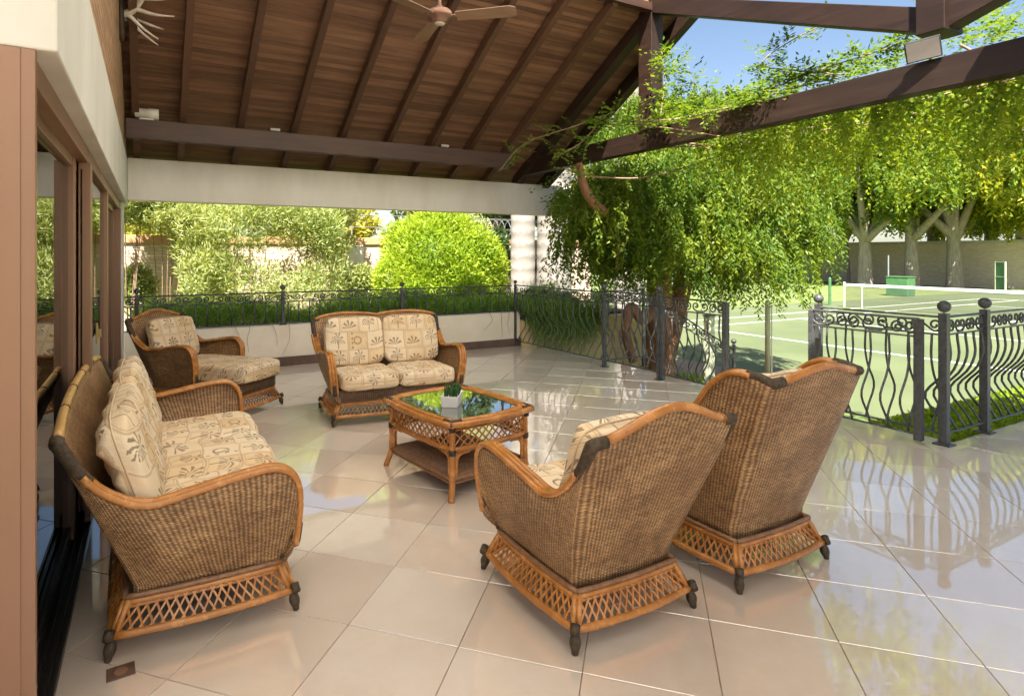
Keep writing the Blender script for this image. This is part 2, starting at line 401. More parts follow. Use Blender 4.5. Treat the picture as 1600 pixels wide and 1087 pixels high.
def rvec(n): return unit(RNG.normal(size=(n, 3)))
def sidev(d): return unit(np.cross(d, rvec(len(d))))
# ---------------------------------------------------------------- setting: ground, terrace floor, court
G = -.9
struct(MB().box(-400, 500, -400, 500, G-.5, G-.012).build('garden_ground', 'grass_ground'))
# terrace floor: grout bed with one object per glazed tile, laid on the diagonal
fl = struct(MB().prism([(-6, -8), (9.2, -8), (9.2, 2.33), (5.66, 2.33), (5.66, 8.2), (-6, 8.2)], G-.4, -.006).build('terrace_floor', 'grout'))
F2 = (math.sin(math.atan(484/920)), math.cos(math.atan(484/920)))
def proj(x, y, z):
    d = x*F2[0]+y*F2[1]; r = x*F2[1]-y*F2[0]
    return (718+920*r/d, 396-920*(z-1.5)/d, d) if d > .05 else (0, 9999, d)
def clip(poly, a, b, c):                                   # keep a*x+b*y<=c
    out = []
    for i in range(len(poly)):
        p, q = poly[i], poly[(i+1) % len(poly)]; dp = a*p[0]+b*p[1]-c; dq = a*q[0]+b*q[1]-c
        if dp <= 0: out.append(p)
        if dp*dq < 0: t = dp/(dp-dq); out.append((p[0]+(q[0]-p[0])*t, p[1]+(q[1]-p[1])*t))
    return out
def parea(p): return abs(sum(p[i][0]*p[(i+1) % len(p)][1]-p[(i+1) % len(p)][0]*p[i][1] for i in range(len(p))))/2 if len(p) > 2 else 0
PT = .4655; q0, p0 = .7257, 2.609; g = .0022; s2 = math.sqrt(2); cells = []
for i in range(-14, 26):
    for j in range(-18, 18):
        a0, a1 = p0+i*PT+g, p0+(i+1)*PT-g; b0, b1 = q0+j*PT+g, q0+(j+1)*PT-g
        full = [((p+q)/s2, (p-q)/s2) for p, q in ((a0, b0), (a0, b1), (a1, b1), (a1, b0))]
        big = full
        for c in ((1, 0, 9.15), (-1, 0, .44), (0, 1, 8.04), (0, -1, 2.5)): big = clip(big, *c)
        if not big: continue
        if max(p[0] for p in big) > 5.64 and max(p[1] for p in big) > 2.31:
            ps = [clip(big, 1, 0, 5.64), clip(clip(big, -1, 0, -5.642), 0, 1, 2.31)]
        else: ps = [big]
        for p in ps:
            if parea(p) < .002: continue
            whole = parea(p) > PT*PT*.98
            cx_ = sum(q[0] for q in p)/len(p); cy_ = sum(q[1] for q in p)/len(p)
            pp = [proj(q[0], q[1], 0) for q in p]; vis = any(-5 < q[0] < 1605 and q[1] < 1092 and q[2] > .3 for q in pp)
            size = 1e-6 if not vis else parea([(q[0], q[1]) for q in pp])
            cells.append((size, whole, p, cx_, cy_, ((a0+a1)/2, (b0+b1)/2)))
cells.sort(key=lambda c: -c[0])
def tile_geo(mb, p, ox=0, oy=0):
    n = len(p); c = (sum(q[0] for q in p)/n, sum(q[1] for q in p)/n); b = .0014
    ins = [(q[0]+(c[0]-q[0])*b/max(.02, math.dist(q, c)), q[1]+(c[1]-q[1])*b/max(.02, math.dist(q, c))) for q in p]
    vs = [(x-ox, y-oy, -.012) for x, y in p]+[(x-ox, y-oy, -.0012) for x, y in p]+[(x-ox, y-oy, 0) for x, y in ins]
    fs = [(i, (i+1) % n, n+(i+1) % n, n+i) for i in range(n)]+[(n+i, n+(i+1) % n, 2*n+(i+1) % n, 2*n+i) for i in range(n)]+[tuple(range(2*n, 3*n))]
    mb.add(vs, fs)
def ccw(p): return p if sum(p[i][0]*p[(i+1) % len(p)][1]-p[(i+1) % len(p)][0]*p[i][1] for i in range(len(p))) > 0 else p[::-1]
full_me = None; rest = MB(); nt = 0
for size, whole, p, cx_, cy_, pq in cells:
    p = ccw(p)
    if nt < 295 and size > 1e-3:
        if whole:
            c = ((pq[0]+pq[1])/s2, (pq[0]-pq[1])/s2)
            if full_me is None:
                mb = MB(); tile_geo(mb, p, *c); full_me = mb.mesh('tile')
            o = obj('tile', full_me, 'tile', fl, loc=(c[0], c[1], 0)); o.rotation_euler = (random.uniform(-.0012, .0012), random.uniform(-.0012, .0012), 0)
        else:
            mb = MB(); tile_geo(mb, p, cx_, cy_); obj('tile', mb.mesh('tile'), 'tile', fl, loc=(cx_, cy_, 0))
        nt += 1
    else: tile_geo(rest, p)
o = obj('tile_field', rest.mesh('tile_field'), 'tile', fl); o['kind'] = 'stuff'
# kerb and steps towards the court
struct(MB().box(5.66, 5.86, 2.33, 8.0, G-.3, -.05).build('terrace_kerb', 'stone_kerb', bevel=.01))
st = MB()
for k in range(5): st.box(5.86+k*.36, 5.86+(k+1)*.36, 3.2, 6.1, G-.3, -.16-k*.16)
struct(st.build('garden_steps', 'stone_kerb', bevel=.008))
# tennis court
struct(MB().box(9.4, 46, -4, 17.5, G-.2, G).build('court_apron', 'court_green'))
struct(MB().box(9.0, 10.7, 6.2, 9.8, G-.2, G+.004).build('court_path', 'court_tan'))
YS = 14.75; X0 = 15.7; XN = X0+11.89
ln = MB()
def cl(x0, x1, y0, y1): ln.box(x0, x1, y0, y1, G, G+.004)
for y in (YS, YS-1.37, YS-10.97, YS-9.6): cl(X0, X0+23.77, y-.03, y+.03)
for x in (X0, X0+23.77): cl(x-.05, x+.05, YS-10.94, YS-.03)
for x in (XN-6.4, XN+6.4): cl(x-.03, x+.03, YS-9.57, YS-1.40)
cl(XN-6.37, XN+6.37, YS-5.515, YS-5.455)
struct(ln.build('court_lines', 'court_line'))

# ---------------------------------------------------------------- house on the left
hs = thing('house', 'house front with white lintel beam, brick gable and brown aluminium door frames on the left', 'house', (-.3, 5, 0))
def hp(name, mb, mat, **k): o = mb.build(name, mat, hs, **k); o.matrix_parent_inverse = Matrix.Translation((.3, -5, 0)); return o
hp('lintel_beam', MB().box(-1.3, -.235, 2.04, 8.24, 2.08, 2.62), 'plaster', bevel=.006)
def prism_yz(mb, pts, x0, x1):
    n = len(pts); mb.add([(x0, y, z) for y, z in pts]+[(x1, y, z) for y, z in pts], [tuple(range(n)), tuple(range(n, 2*n))[::-1]]+[(i, (i+1) % n, n+(i+1) % n, n+i) for i in range(n)]); return mb
hp('brick_gable', prism_yz(MB(), [(2.06, 2.621), (8.2, 2.621), (8.2, 2.70), (5.15, 4.47), (2.3, 3.27), (2.06, 3.35)], -.6, -.25), 'brick_house')
c = MB(); c.box(-1.3, -.288, 2.045, 2.075, 0, 2.08)
c.box(-.42, -.322, 2.041, 2.046, 0, 2.079)
hp('corner_jamb', c, 'bronze', bevel=.002)
t = MB(); t.box(-.43, -.284, 1.2, 7.62, -.003, .010)
for x in (-.42, -.385, -.345, -.315, -.29): t.box(x-.005, x+.005, 1.2, 7.62, .010, .026)
hp('door_threshold', t, 'bronze_dark')
hp('door_head', MB().box(-.43, -.30, 2.08, 7.62, 2.0, 2.079).box(-.38, -.352, 2.08, 7.62, 1.95, 2.0), 'bronze', bevel=.003)
hp('end_pier', MB().box(-1.3, -.27, 7.62, 8.04, 0, 2.079), 'plaster')
hp('end_jamb', MB().box(-.40, -.285, 7.52, 7.619, .0, 2.0), 'bronze', bevel=.003)
hp('room_shell', MB().box(-6, -5.9, 2.08, 8.2, 0, 2.7).box(-5.9, -1.3, 8.05, 8.2, 0, 2.7).box(-5.9, -1.31, 2.045, 2.075, 0, 2.7).box(-5.9, -.6, 2.08, 8.04, 2.63, 2.7), 'room')
hp('outer_wall', MB().box(-6.2, -6.02, -6, 8.3, 0, 4.2).box(-6.0, -1.31, 1.9, 2.04, 0, 3.3), 'plaster')
hp('house_roof', MB().box(-6.3, -.61, 2.0, 8.6, 3.3, 3.5), 'coping')
def door(label, xg, y0, y1, stiles, latch=None):
    d = thing('sliding_door', label, 'door', (xg, (y0+y1)/2, .03), group='sliding glass doors'); I = Matrix.Translation((-xg, -(y0+y1)/2, -.03))
    o = MB().box(xg-.004, xg+.004, y0, y1, .08, 1.96).build('glass_pane', 'door_glass', d); o.matrix_parent_inverse = I
    for a, b, xa, xb in stiles:
        o = MB().box(xa, xb, a, b, .03, 1.999).build('stile', 'bronze', d, bevel=.003); o.matrix_parent_inverse = I
    o = MB().box(xg-.018, xg+.018, y0, y1, .028, .10).build('bottom_rail', 'bronze_dark', d, bevel=.003); o.matrix_parent_inverse = I
    if latch:
        o = MB().box(latch[0], latch[0]+.012, latch[1], latch[1]+.03, .93, 1.06).build('latch', 'brass', d, bevel=.003); o.matrix_parent_inverse = I
        o = MB().box(latch[0]+.012, latch[0]+.03, latch[1]+.008, latch[1]+.02, .97, 1.02).build('handle', 'brass', d, bevel=.003); o.matrix_parent_inverse = I
door('nearest sliding glass door, right beside the brown corner jamb', -.375, 2.08, 3.70, [(3.60, 3.70, -.40, -.345)])
door('middle sliding glass door with a small brass latch', -.33, 3.80, 5.6, [(3.80, 3.92, -.345, -.287), (5.48, 5.6, -.345, -.30)], (-.302, 4.35))
door('farthest sliding glass door next to the white pier', -.372, 5.62, 7.5, [(5.62, 5.74, -.39, -.35), (7.4, 7.5, -.39, -.35)])

# ---------------------------------------------------------------- roof
rf = thing('terrace_roof', 'dark brown timber gable roof of rafters and boards over the terrace, on a white beam', 'roof', (2.5, 5.15, 0))
RI = Matrix.Translation((-2.5, -5.15, 0))
def rp(name, mb, mat, **k): o = mb.build(name, mat, rf, **k); o.matrix_parent_inverse = RI; return o
def rpo(name, me, mat, loc, rot): o = obj(name, me, mat, rf, loc=loc, rot=rot); o.matrix_parent_inverse = RI; return o
SB = .582; AB = math.atan(SB); SF = .42; AF = math.atan(SF)
zb = lambda y: 2.68+SB*(8.05-y); ridge = 5.17; ZR = zb(ridge); zf = lambda y: ZR-SF*(ridge-y)
rp('fascia_beam', MB().box(-.234, 6.42, 8.05, 8.25, 2.14, 2.64), 'fascia_white', bevel=.006)
bw = .062
L = 6.2; bme = MB().box(-L/2, L/2, -bw/2+.0015, bw/2-.0015, 0, .02).mesh('board')
nb_ = int((8.46-ridge)/math.cos(AB)/bw)
for k in range(nb_):
    s = (k+.5)*bw; y = ridge+s*math.cos(AB); z = zb(y)+.13/math.cos(AB)
    rpo('board', bme, 'board_wood', (-.25+L/2, y, z), (-AB, random.uniform(-.0004, .0004), 0))
# unseen opal sheets added over front slope and camera bay to diffuse sun inside
sh_w = .91
for k in range(5):
    x0 = -.25+k*sh_w; x1 = x0+sh_w
    rp('added_sheet', prism_yz(MB(), [(2.3, zf(2.3)+.125+.012*(k%2)), (ridge, ZR+.14+.012*(k%2)), (ridge, ZR+.146+.012*(k%2)), (2.3, zf(2.3)+.131+.012*(k%2))], x0-(.04 if k else .42), x1+.04), 'opal_fill')
for k in range(10):
    x0 = -2.98+k*sh_w; x1 = x0+sh_w; dz = .012*(k % 2)+(.24 if k > 6 else 0); y9 = 1.55 if k > 6 else 2.33; z9 = zf(2.3)+.105+(2.33-y9)*1.145/3.33
    rp('added_sheet', prism_yz(MB(), [(y9, z9+dz), (y9, z9+.006+dz), (-1.0, zf(2.3)+1.256+dz), (-1.0, zf(2.3)+1.25+dz)], x0-(.5 if k == 7 else .04*(k%2)), x1+.04*(k%2)), 'opal_fill_weak' if k < 7 else 'board_wood')  # the last, opaque ones are unseen and added to shade the right-hand floor
    rp('added_sheet', prism_yz(MB(), [(-4.4, zf(2.3)-.10+dz), (-4.4, zf(2.3)-.094+dz), (-.98, zf(2.3)+1.276+dz), (-.98, zf(2.3)+1.27+dz)], x0-(.5 if k == 7 else .04*(k%2)), x1+.04*(k%2)), 'opal_fill_weak' if k < 7 else 'board_wood')
rp('roof_cover', prism_yz(MB(), [(8.5, zb(8.5)+.20), (ridge, ZR+.20), (ridge, ZR+.28), (8.5, zb(8.5)+.28)], -.68, 5.96), 'coping')
rme = prism_yz(MB(), [(ridge, ZR), (ridge, ZR+.128), (8.44, zb(8.44)+.128), (8.44, zb(8.44))], -.036, .036).mesh('rafter')
fme = prism_yz(MB(), [(ridge-.001, ZR), (2.3, zf(2.3)), (2.3, zf(2.3)+.12), (ridge-.001, ZR+.128)], -.03, .03).mesh('rafter')
for x in (-.14, .34, .97, 1.60, 2.23, 2.87, 3.50, 4.12, 4.75):
    rpo('rafter', rme, 'rafter_wood', (x, 0, 0), (0, 0, 0)); 
    if x < 3.4: rpo('rafter', fme, 'rafter_wood', (x, 0, 0), (0, 0, 0))
rp('ridge_beam', MB().box(-.25, 5.28, ridge-.05, ridge+.05, ZR+.03, ZR+.12), 'beam_wood')
rp('purlin_beam', MB().box(-.235, 4.77, 7.40, 7.52, 2.77, 2.985), 'beam_wood', bevel=.006)
def slope_beam(x0, x1, ya, za, yb, zb_, dep): return prism_yz(MB(), [(ya, za), (yb, zb_), (yb, zb_+dep), (ya, za+dep)], x0, x1)
rp('truss_rafter', slope_beam(5.28, 5.42, 8.2, zb(8.2)-.045, 5.345, zb(5.345)-.045, .17), 'truss_wood', bevel=.006)
rp('truss_rafter', slope_beam(5.28, 5.44, 5.14, 4.36, 2.36, 3.20, .20), 'truss_wood', bevel=.006)
rp('truss_rafter', slope_beam(5.28, 5.44, 2.20, 3.19, -1.0, 4.3, .20), 'truss_wood', bevel=.006)
rp('valley_post', MB().box(5.22, 5.50, 2.19, 2.38, 3.17, 4.0), 'truss_wood', bevel=.006)
rp('tie_chord', MB().box(5.29, 5.43, -2.5, 8.3, 2.75, 2.985), 'truss_wood', bevel=.008)
rp('king_post', MB().box(5.275, 5.465, 5.13, 5.34, 2.98, 4.7), 'truss_wood', bevel=.006)
rp('barge_rafter', slope_beam(5.80, 5.93, 8.5, zb(8.5)-.09, 4.6, zb(4.6)-.09, .2), 'truss_wood', bevel=.006)
me = MB().box(-.265, .265, -bw/2+.001, bw/2-.001, 0, .015).mesh('board')
# support posts of the open chord side, standing behind the camera
rp('support_post', MB().box(5.27, 5.45, -2.4, -2.2, 0, 2.75), 'truss_wood')

# ---------------------------------------------------------------- low planter wall
pl = thing('planter', 'cream plastered low planter wall with brown skirting along the back of the terrace', 'planter', (2.6, 8.4, 0)); PI_ = Matrix.Translation((-2.6, -8.4, 0))
def pp(n, mb, mat, **k): o = mb.build(n, mat, pl, **k); o.matrix_parent_inverse = PI_; return o
pp('front_wall', MB().box(-.27, 5.36, 8.06, 8.2, 0, .545), 'plaster_cream', bevel=.008)
pp('side_wall', MB().box(5.365, 8.1, 8.0, 8.2, G-.2, .40), 'plaster_yellow', bevel=.008)
pp('skirting', MB().box(-.27, 5.36, 8.042, 8.061, 0, .12), 'skirting')
pp('back_wall', MB().box(-.27, 8.1, 9.0, 9.12, G-.2, .50), 'plaster_cream')
pp('soil_bed', MB().box(-.27, 8.0, 8.2, 9.0, G-.1, .44), 'soil')
# ---------------------------------------------------------------- wrought iron railings
def spiral(cx, cz, r0, turns, a0, sgn, n=26):
    return [(cx+(r0*(1-.80*i/n))*math.cos(a0+sgn*turns*2*PI*i/n), cz+(r0*(1-.80*i/n))*math.sin(a0+sgn*turns*2*PI*i/n)) for i in range(n+1)]
def scroll_mesh(w, h):
    # S-scroll in the rail plane: two spirals joined by a diagonal
    r = h*.42
    a = spiral(-w*.5+r*1.2, -h*.5+r+.004, r, 1.35, R_(80), 1)[::-1]; b = spiral(w*.5-r*1.2, h*.5-r-.004, r, 1.35, R_(-100), 1)
    pts = [(x, 0, z) for x, z in a+b]; return MB().tube(pts, .0085, 5).mesh('scroll')
def c_scroll_mesh(w, h):
    r = h*.40
    a = spiral(-w*.5+r, h*.5-r-.006, r, 1.2, R_(-90), -1)[::-1]; b = spiral(w*.5-r, h*.5-r-.006, r, 1.2, R_(-90), 1)
    mid = [(x, -h*.5+.008) for x in (-w*.25, 0, w*.25)]
    return MB().tube([(x, 0, z) for x, z in a+mid+b], .0085, 5).mesh('scroll')
def bal_mesh(z0, z1, amp):
    if not amp: return MB().tube([(0, 0, z0), (0, 0, z1)], .009, 5).mesh('baluster')
    H = z1-z0; pts = []
    for i in range(17):
        t = i/16
        y = amp*math.exp(-((t-.34)/.20)**2)*1.0 - amp*.10*math.exp(-((t-.80)/.12)**2)
        if i == 0: y = 0
        pts.append((0, y, z0+H*t))
    return MB().tube(pts, .0095, 6).mesh('baluster')
ball = lambda r: [(r*math.sin(PI*i/9)+1e-4, -r*math.cos(PI*i/9)) for i in range(10)]
def post(par, x, y, z0, z1, w=.022, knob=.04, name='post', foot=True):
    mb = MB().box(-w, w, -w, w, z0, z1)
    if foot: mb.box(-w*2, w*2, -w*2, w*2, z0, z0+.012)
    o = mb.build(name, 'iron', par, loc=(x, y, 0), bevel=.003)
    if knob:
        k = MB().lathe([(.014, -.02), (.02, -.012), (.012, 0)]+[(r, z+knob+.008) for r, z in ball(knob)], n=14).build('finial', 'iron', o, smooth=True, loc=(0, 0, z1))
    return o
def rail_run(par, a, b, zt, zband, zbot, amp, nb, ns, swap=False, drop=0, top_r=.016, sch=None):
    a = Vector(a); b = Vector(b); d = b-a; Ln = d.length; ang = math.atan2(d.y, d.x)
    M = Matrix.Translation((a.x, a.y, 0)) @ Matrix.Rotation(ang, 4, 'Z')
    sl = -drop/Ln if drop else 0
    def bar(z, r, nm, w):
        o = MB().tube([(0, 0, z), (Ln, 0, z+sl*Ln)], r, 8, flat=w).build(nm, 'iron', par, smooth=False); o.matrix_local = M
    bar(zt, top_r, 'top_rail', .6); bar(zband, .009, 'band_rail', .8); bar(zbot, .011, 'bottom_rail', .8)
    bm_ = bal_mesh(zbot, zband, amp*(-1 if swap else 1))
    for k in range(nb):
        x = Ln*(k+.5)/nb; o = obj('baluster', bm_, 'iron', par, smooth=True); o.matrix_local = M @ Matrix.Translation((x, 0, sl*x))
    h = zt-zband-.022; w = Ln/ns; ms = [scroll_mesh(w*.98, h), c_scroll_mesh(w*.94, h)]
    for k in range(ns):
        x = Ln*(k+.5)/ns; o = obj('scroll', ms[(k+(1 if amp else 0)) % 2] if sch is None else ms[sch], 'iron', par, smooth=True)
        S = Matrix.Identity(4); S[2][0] = sl
        if k % 4 == 2: S = S @ Matrix.Rotation(PI, 4, 'Z')
        o.matrix_local = M @ Matrix.Translation((x, 0, (zt+zband)/2-.002+sl*x)) @ S
r1 = thing('iron_railing', 'grey wrought iron railing with scroll band on top of the low planter wall', 'railing', (0, 8.10, 0))
xs = [-.14, 1.58, 3.30]
rail_run(r1, (-.27, 0, 0), (-.14, 0, 0), .975, .855, .565, 0, 1, 1)
for a, b in zip(xs, xs[1:]+[5.22]): rail_run(r1, (a, 0, 0), (b, 0, 0), .975, .855, .565, 0, 12, 7)
for x in xs: post(r1, x, 0, .545, 1.0, .022, .036)
r2 = thing('iron_railing', 'grey iron railing with bellied bars from back corner to gate, beside weeping tree', 'railing', (5.32, 6.5, 0))
post(r2, -.06, 1.55, 0, 1.0, .018, .03); post(r2, 0, -.5, 0, 1.02); post(r2, .04, -1.41, 0, 1.03, .022, .04); post(r2, .68, -.52, -.05, 1.03, .018, .038)
rail_run(r2, (0, -.5, 0), (-.06, 1.55, 0), .985, .845, .09, .16, 15, 9, swap=True)
rail_run(r2, (.04, -1.41, 0), (0, -.5, 0), 1.0, .86, .09, .12, 7, 5, swap=True)
rail_run(r2, (0, -.5, 0), (.68, -.52, 0), 1.0, .86, .09, .10, 5, 3)
rail_run(r2, (.68, -.52, 0), (2.62, -.44, 0), .99, .85, .10, .10, 12, 9, drop=.96)
post(r2, 2.64, -.44, G+.0, .10, .02, .04)
def gate(label, a, b, belly):
    gt = thing('iron_gate', label, 'gate', (a[0], a[1], 0), group='iron garden gate leaves'); d = (b[0]-a[0], b[1]-a[1], 0)
    post(gt, 0, 0, .03, .985, .02, 0, 'stile', False); post(gt, d[0], d[1], .03, .985, .027, 0, 'stile', False)
    rail_run(gt, (0, 0, 0), d, .985, .845, .075, .13, 6, 4, swap=belly)
gate('closed iron gate leaf right of the tree trunk', (5.36, 5.04), (5.35, 4.17), False)
gate('open iron gate leaf folded back against the railing behind the high-backed armchair', (5.36, 3.27), (5.36, 2.42), True)
r3 = thing('iron_railing', 'grey wrought iron railing with bellied bars at the right edge of the terrace', 'railing', (5.52, 2.32, 0))
post(r3, 0, .98, 0, 1.03, .026, .042); post(r3, 0, 0, 0, 1.03, .029, .046); post(r3, .68, 0, 0, 1.03, .029, .046); post(r3, 2.6, 0, 0, 1.03, .029, .046)
rail_run(r3, (0, .98, 0), (0, 0, 0), 1.0, .86, .085, .13, 6, 4)
rail_run(r3, (.68, 0, 0), (0, 0, 0), 1.0, .86, .085, .16, 5, 4, swap=True)
rail_run(r3, (2.6, 0, 0), (.68, 0, 0), 1.0, .86, .085, .16, 14, 9, swap=True)
# ---------------------------------------------------------------- rattan furniture
FOOT = [(.011, 0), (.013, .004), (.014, .014), (.019, .026), (.0225, .040), (.0205, .055), (.0155, .070), (.018, .082), (.018, .092)]
def cushion(name, par, w, h, t, loc, rx=0, rz=0, ry=0, p=4.6, crumple=.010, seed=0, sag=0):
    rnd = random.Random(seed); n = 14; vs = []; fs = []; uv = []; idx = {}
    ph = [rnd.uniform(0, 6.28) for _ in range(6)]
    def P(a, b, c):
        k = (round(a, 5), round(b, 5), round(c, 5))
        if k in idx: return idx[k]
        q = (abs(a)**p+abs(b)**p+abs(c)**p)**(1/p); x, y, z = a/q, b/q, c/q
        cc = crumple*(math.sin(7*x+ph[0]+3*y)*math.cos(6*y+ph[1])+.7*math.sin(13*x+ph[2])*math.sin(11*y+ph[3]))
        X = x*w/2; Y = y*h/2*(1-.03*abs(x)) ; Z = z*t/2*(1-.18*max(abs(x), abs(y))**4) + cc*(1 if z > 0 else .4) - sag*(1-x*x)*(y > .3)*(y-.3)
        Y -= sag*(1-x*x)*max(0, y)
        idx[k] = len(vs); vs.append((X, Y, Z)); uv.append((X+.6*Z*(1 if x >= 0 else -1)*(abs(x) > .93), Y-.9*Z)); return idx[k]
    r = [math.sin((-1+2*i/n)*PI/2*.94)/math.sin(PI/2*.94) for i in range(n+1)]
    for i in range(n):
        for j in range(n):
            for ax in range(3):
                for s in (-1, 1):
                    def mk(u, v):
                        q = [0, 0, 0]; q[ax] = s; q[(ax+1) % 3] = u; q[(ax+2) % 3] = v; return P(*q)
                    f = (mk(r[i], r[j]), mk(r[i+1], r[j]), mk(r[i+1], r[j+1]), mk(r[i], r[j+1])); fs.append(f if s > 0 else f[::-1])
    o = MB().add(vs, fs, uv).build(name, 'palm_fabric', par, smooth=True, loc=loc, rot=(rx, ry, rz))
    # welt cord round the edge
    pts = []
    for i in range(48):
        a = 2*PI*i/48; c_, s_ = math.cos(a), math.sin(a); q = (abs(c_)**p+abs(s_)**p)**(1/p)
        pts.append((c_/q*w/2*1.0, s_/q*h/2*(1-.03*abs(c_/q)), t*.02))
    MB().tube(pts, .0045, 5, closed=True).build('piping', 'piping', o, smooth=True)
    return o
ARM = [(0, .335, .27), (.02, .35, .44), (.03, .33, .555), (.035, .25, .612), (.037, .10, .602), (.04, -.08, .572), (.045, -.22, .558), (.05, -.34, .615), (.055, -.42, .70), (.06, -.49, .825)]
WING = [(0, .335, .27), (.02, .35, .44), (.03, .33, .555), (.033, .25, .612), (.033, .08, .62), (.03, -.06, .69), (.025, -.14, .79), (.02, -.22, .90), (.015, -.32, .962), (.01, -.42, .962), (.008, -.49, .945)]
def seat(name, label, cat, loc, rz, Wd, prof, crest, nseat, nback, yf=.34, group=None, seedb=0, backz=0, lit_crest=False, cush=True, bl=.0):
    t = thing(name, label, cat, loc, rz, group); hw = Wd/2; hd = .34; k0 = seedb*31
    cn = prof[-1]; hx = hw+cn[0]
    sideR = spline([(hw+d, y, z) for d, y, z in prof], 7)
    cr = []
    m_ = 21 if Wd < 1 else 41
    for i in range(m_):
        x = hx*(1-2*i/(m_-1)); f = abs(x)/hx
        hump = (.5+.5*math.cos(PI*f)) if Wd < 1 else (.55*(1-f**6)+.45*(1-abs(2*f-1)**2 if Wd < 1.4 else 1-f**2))
        cr.append(Vector((x, cn[1]-.03*(1-f*f), cn[2]+(crest-cn[2])*hump)))
    sideL = [Vector((-p.x, p.y, p.z)) for p in sideR[::-1]]
    top = sideR+cr[1:-1]+sideL; nS = len(sideR); N = len(top)
    # matching bottom line
    bot = []
    ya, yb = prof[0][1], cn[1]
    for i, p in enumerate(top):
        if i < nS or i >= N-nS:
            f = (p.y-ya)/(yb-ya); bot.append(Vector((math.copysign(hw-.066, p.x), .30+f*(-.55), .188)))
        else: bot.append(Vector((p.x/hx*(hw-.066), -.25-.018*(1-(p.x/hx)**2), .188)))
    rows, uvs = [], []; nr = 16; us = [0]
    for a, b, c, d in zip(top, top[1:], bot, bot[1:]): us.append(us[-1]+((b-a).length*.4+(d-c).length*.6))
    for j in range(nr+1):
        tt = j/nr; r_, u_ = [], []
        for i in range(N):
            w = max(0, (tt-.06)/.94)**1.06; bul = .018*math.sin(PI*tt)*(1 if (i < nS or i >= N-nS) else .6)
            x = bot[i].x+(top[i].x-bot[i].x)*w; y = bot[i].y+(top[i].y-bot[i].y)*w; z = bot[i].z+(top[i].z-bot[i].z)*tt
            if i < nS or i >= N-nS: x += math.copysign(bul, x)
            else: y -= bul*.5
            r_.append((x, y, z)); u_.append((us[i], z))
        rows.append(r_); uvs.append(u_)
    MB().grid(rows, uvs).build('woven_shell', 'wicker', t, smooth=True, solid=.022)
    # triple arm canes
    for sg in (1, -1):
        path = spline([(hw+d, y, z) for d, y, z in prof], 7); cut = int(len(path)*.90)
        a = MB()
        for k in range(3): a.tube([(sg*(p.x+.008-k*.023), p.y+.004, p.z+(.012 if k == 1 else .008)) for p in path[:cut]], .0135, 7)
        a.build('arm_rest', 'cane', t, smooth=True)
        ww = MB().tube([(sg*(p.x-.012), p.y, p.z+.006) for p in path[cut-3:]]+[(sg*(hx-.012), cn[1]-.004, cn[2]+.008), (sg*(hx-.07), cn[1]-.008, cn[2]+.012)], .024, 8)
        ww.build('corner_binding', 'wrap', t, smooth=True); ww = MB()
        ww.tube([(sg*(p.x-.015), p.y+.002, p.z) for p in path[:5]], [.022, .025, .0255, .0255, .024], 8)
        ww.build('corner_binding', 'wrap', t, smooth=True)
    cb = MB().tube([p+Vector((0, 0, .010)) for p in cr[2:-2]] if Wd < 1 else [p+Vector((0, 0, .010)) for p in cr[1:-1]], .0185, 8, flat=1.0)
    cb.build('crest_rail', 'cane_lit' if lit_crest else 'cane', t, smooth=True)  # sofa crest takes the cane with light in its colour
    if lit_crest:
        for k in range(8, len(cr)-4, 8): MB().tube([cr[k]+Vector((0, 0, .010)), cr[k].lerp(cr[k+1], .25)+Vector((0, 0, .010))], .0205, 8).build('cane_joint', 'wrap', t)
    # skirt: rims, lattice, corner canes, feet
    cl_ = [(-hw, -hd), (hw, -hd), (hw, yf), (-hw, yf)]
    def side_pts(c0, c1, inset, bow, z, n=14):
        a, b = Vector((*c0, z)), Vector((*c1, z)); out = []
        mid = Vector((0, (yf-hd)/2, z)); 
        a2 = a+Vector((-math.copysign(inset, a.x), -math.copysign(inset, a.y-(yf-hd)/2), 0)); b2 = b+Vector((-math.copysign(inset, b.x), -math.copysign(inset, b.y-(yf-hd)/2), 0))
        nrm = Vector((b.y-a.y, a.x-b.x, 0)).normalized()
        for i in range(n+1):
            f = i/n; out.append(a2.lerp(b2, f)+nrm*bow*(1-(2*f-1)**2))
        return out
    low, upp = MB(), MB(); lowp, uppp = [], []
    for i in range(4):
        c0, c1 = cl_[i], cl_[(i+1) % 4]; ln_ = math.dist(c0, c1); n = max(14, int(ln_/.05))
        lp = side_pts(c0, c1, .010, .026, .082, n); up = side_pts(c0, c1, .052, .012, .174, n); lowp.append(lp); uppp.append(up)
        low.tube(lp, .0155, 7); upp.tube(up, .0125, 7); upp.tube([p+Vector((0, 0, -.0165)) for p in up], .008, 6)
        lt = MB(); m2 = max(6, round(ln_/.038)); dl = 1.7/m2
        def at(pp, s): s = min(max(s, 0), 1)*(len(pp)-1); k = min(int(s), len(pp)-2); return pp[k].lerp(pp[k+1], s-k)
        for k in range(-1, m2+1):
            s0 = (k+.2)/m2
            for (sa, sb) in ((s0, s0+dl), (s0+dl, s0)):
                f0, f1 = 0., 1.
                ds = sb-sa
                for lim in (.02, .98):
                    fx = (lim-sa)/ds
                    if (lim == .02 and ds > 0) or (lim == .98 and ds < 0): f0 = max(f0, fx)
                    else: f1 = min(f1, fx)
                if f1-f0 < .1: continue
                q = [at(lp, sa+ds*f).lerp(at(up, sa+ds*f), f) for f in (f0, (f0+f1)/2, f1)]
                lt.tube(q, .0052, 4, caps=False)
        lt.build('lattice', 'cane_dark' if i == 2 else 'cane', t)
        # roll of weave above the skirt
    low.build('skirt_rail', 'cane', t, smooth=True); upp.build('skirt_rail', 'cane', t, smooth=True)
    rl = MB()
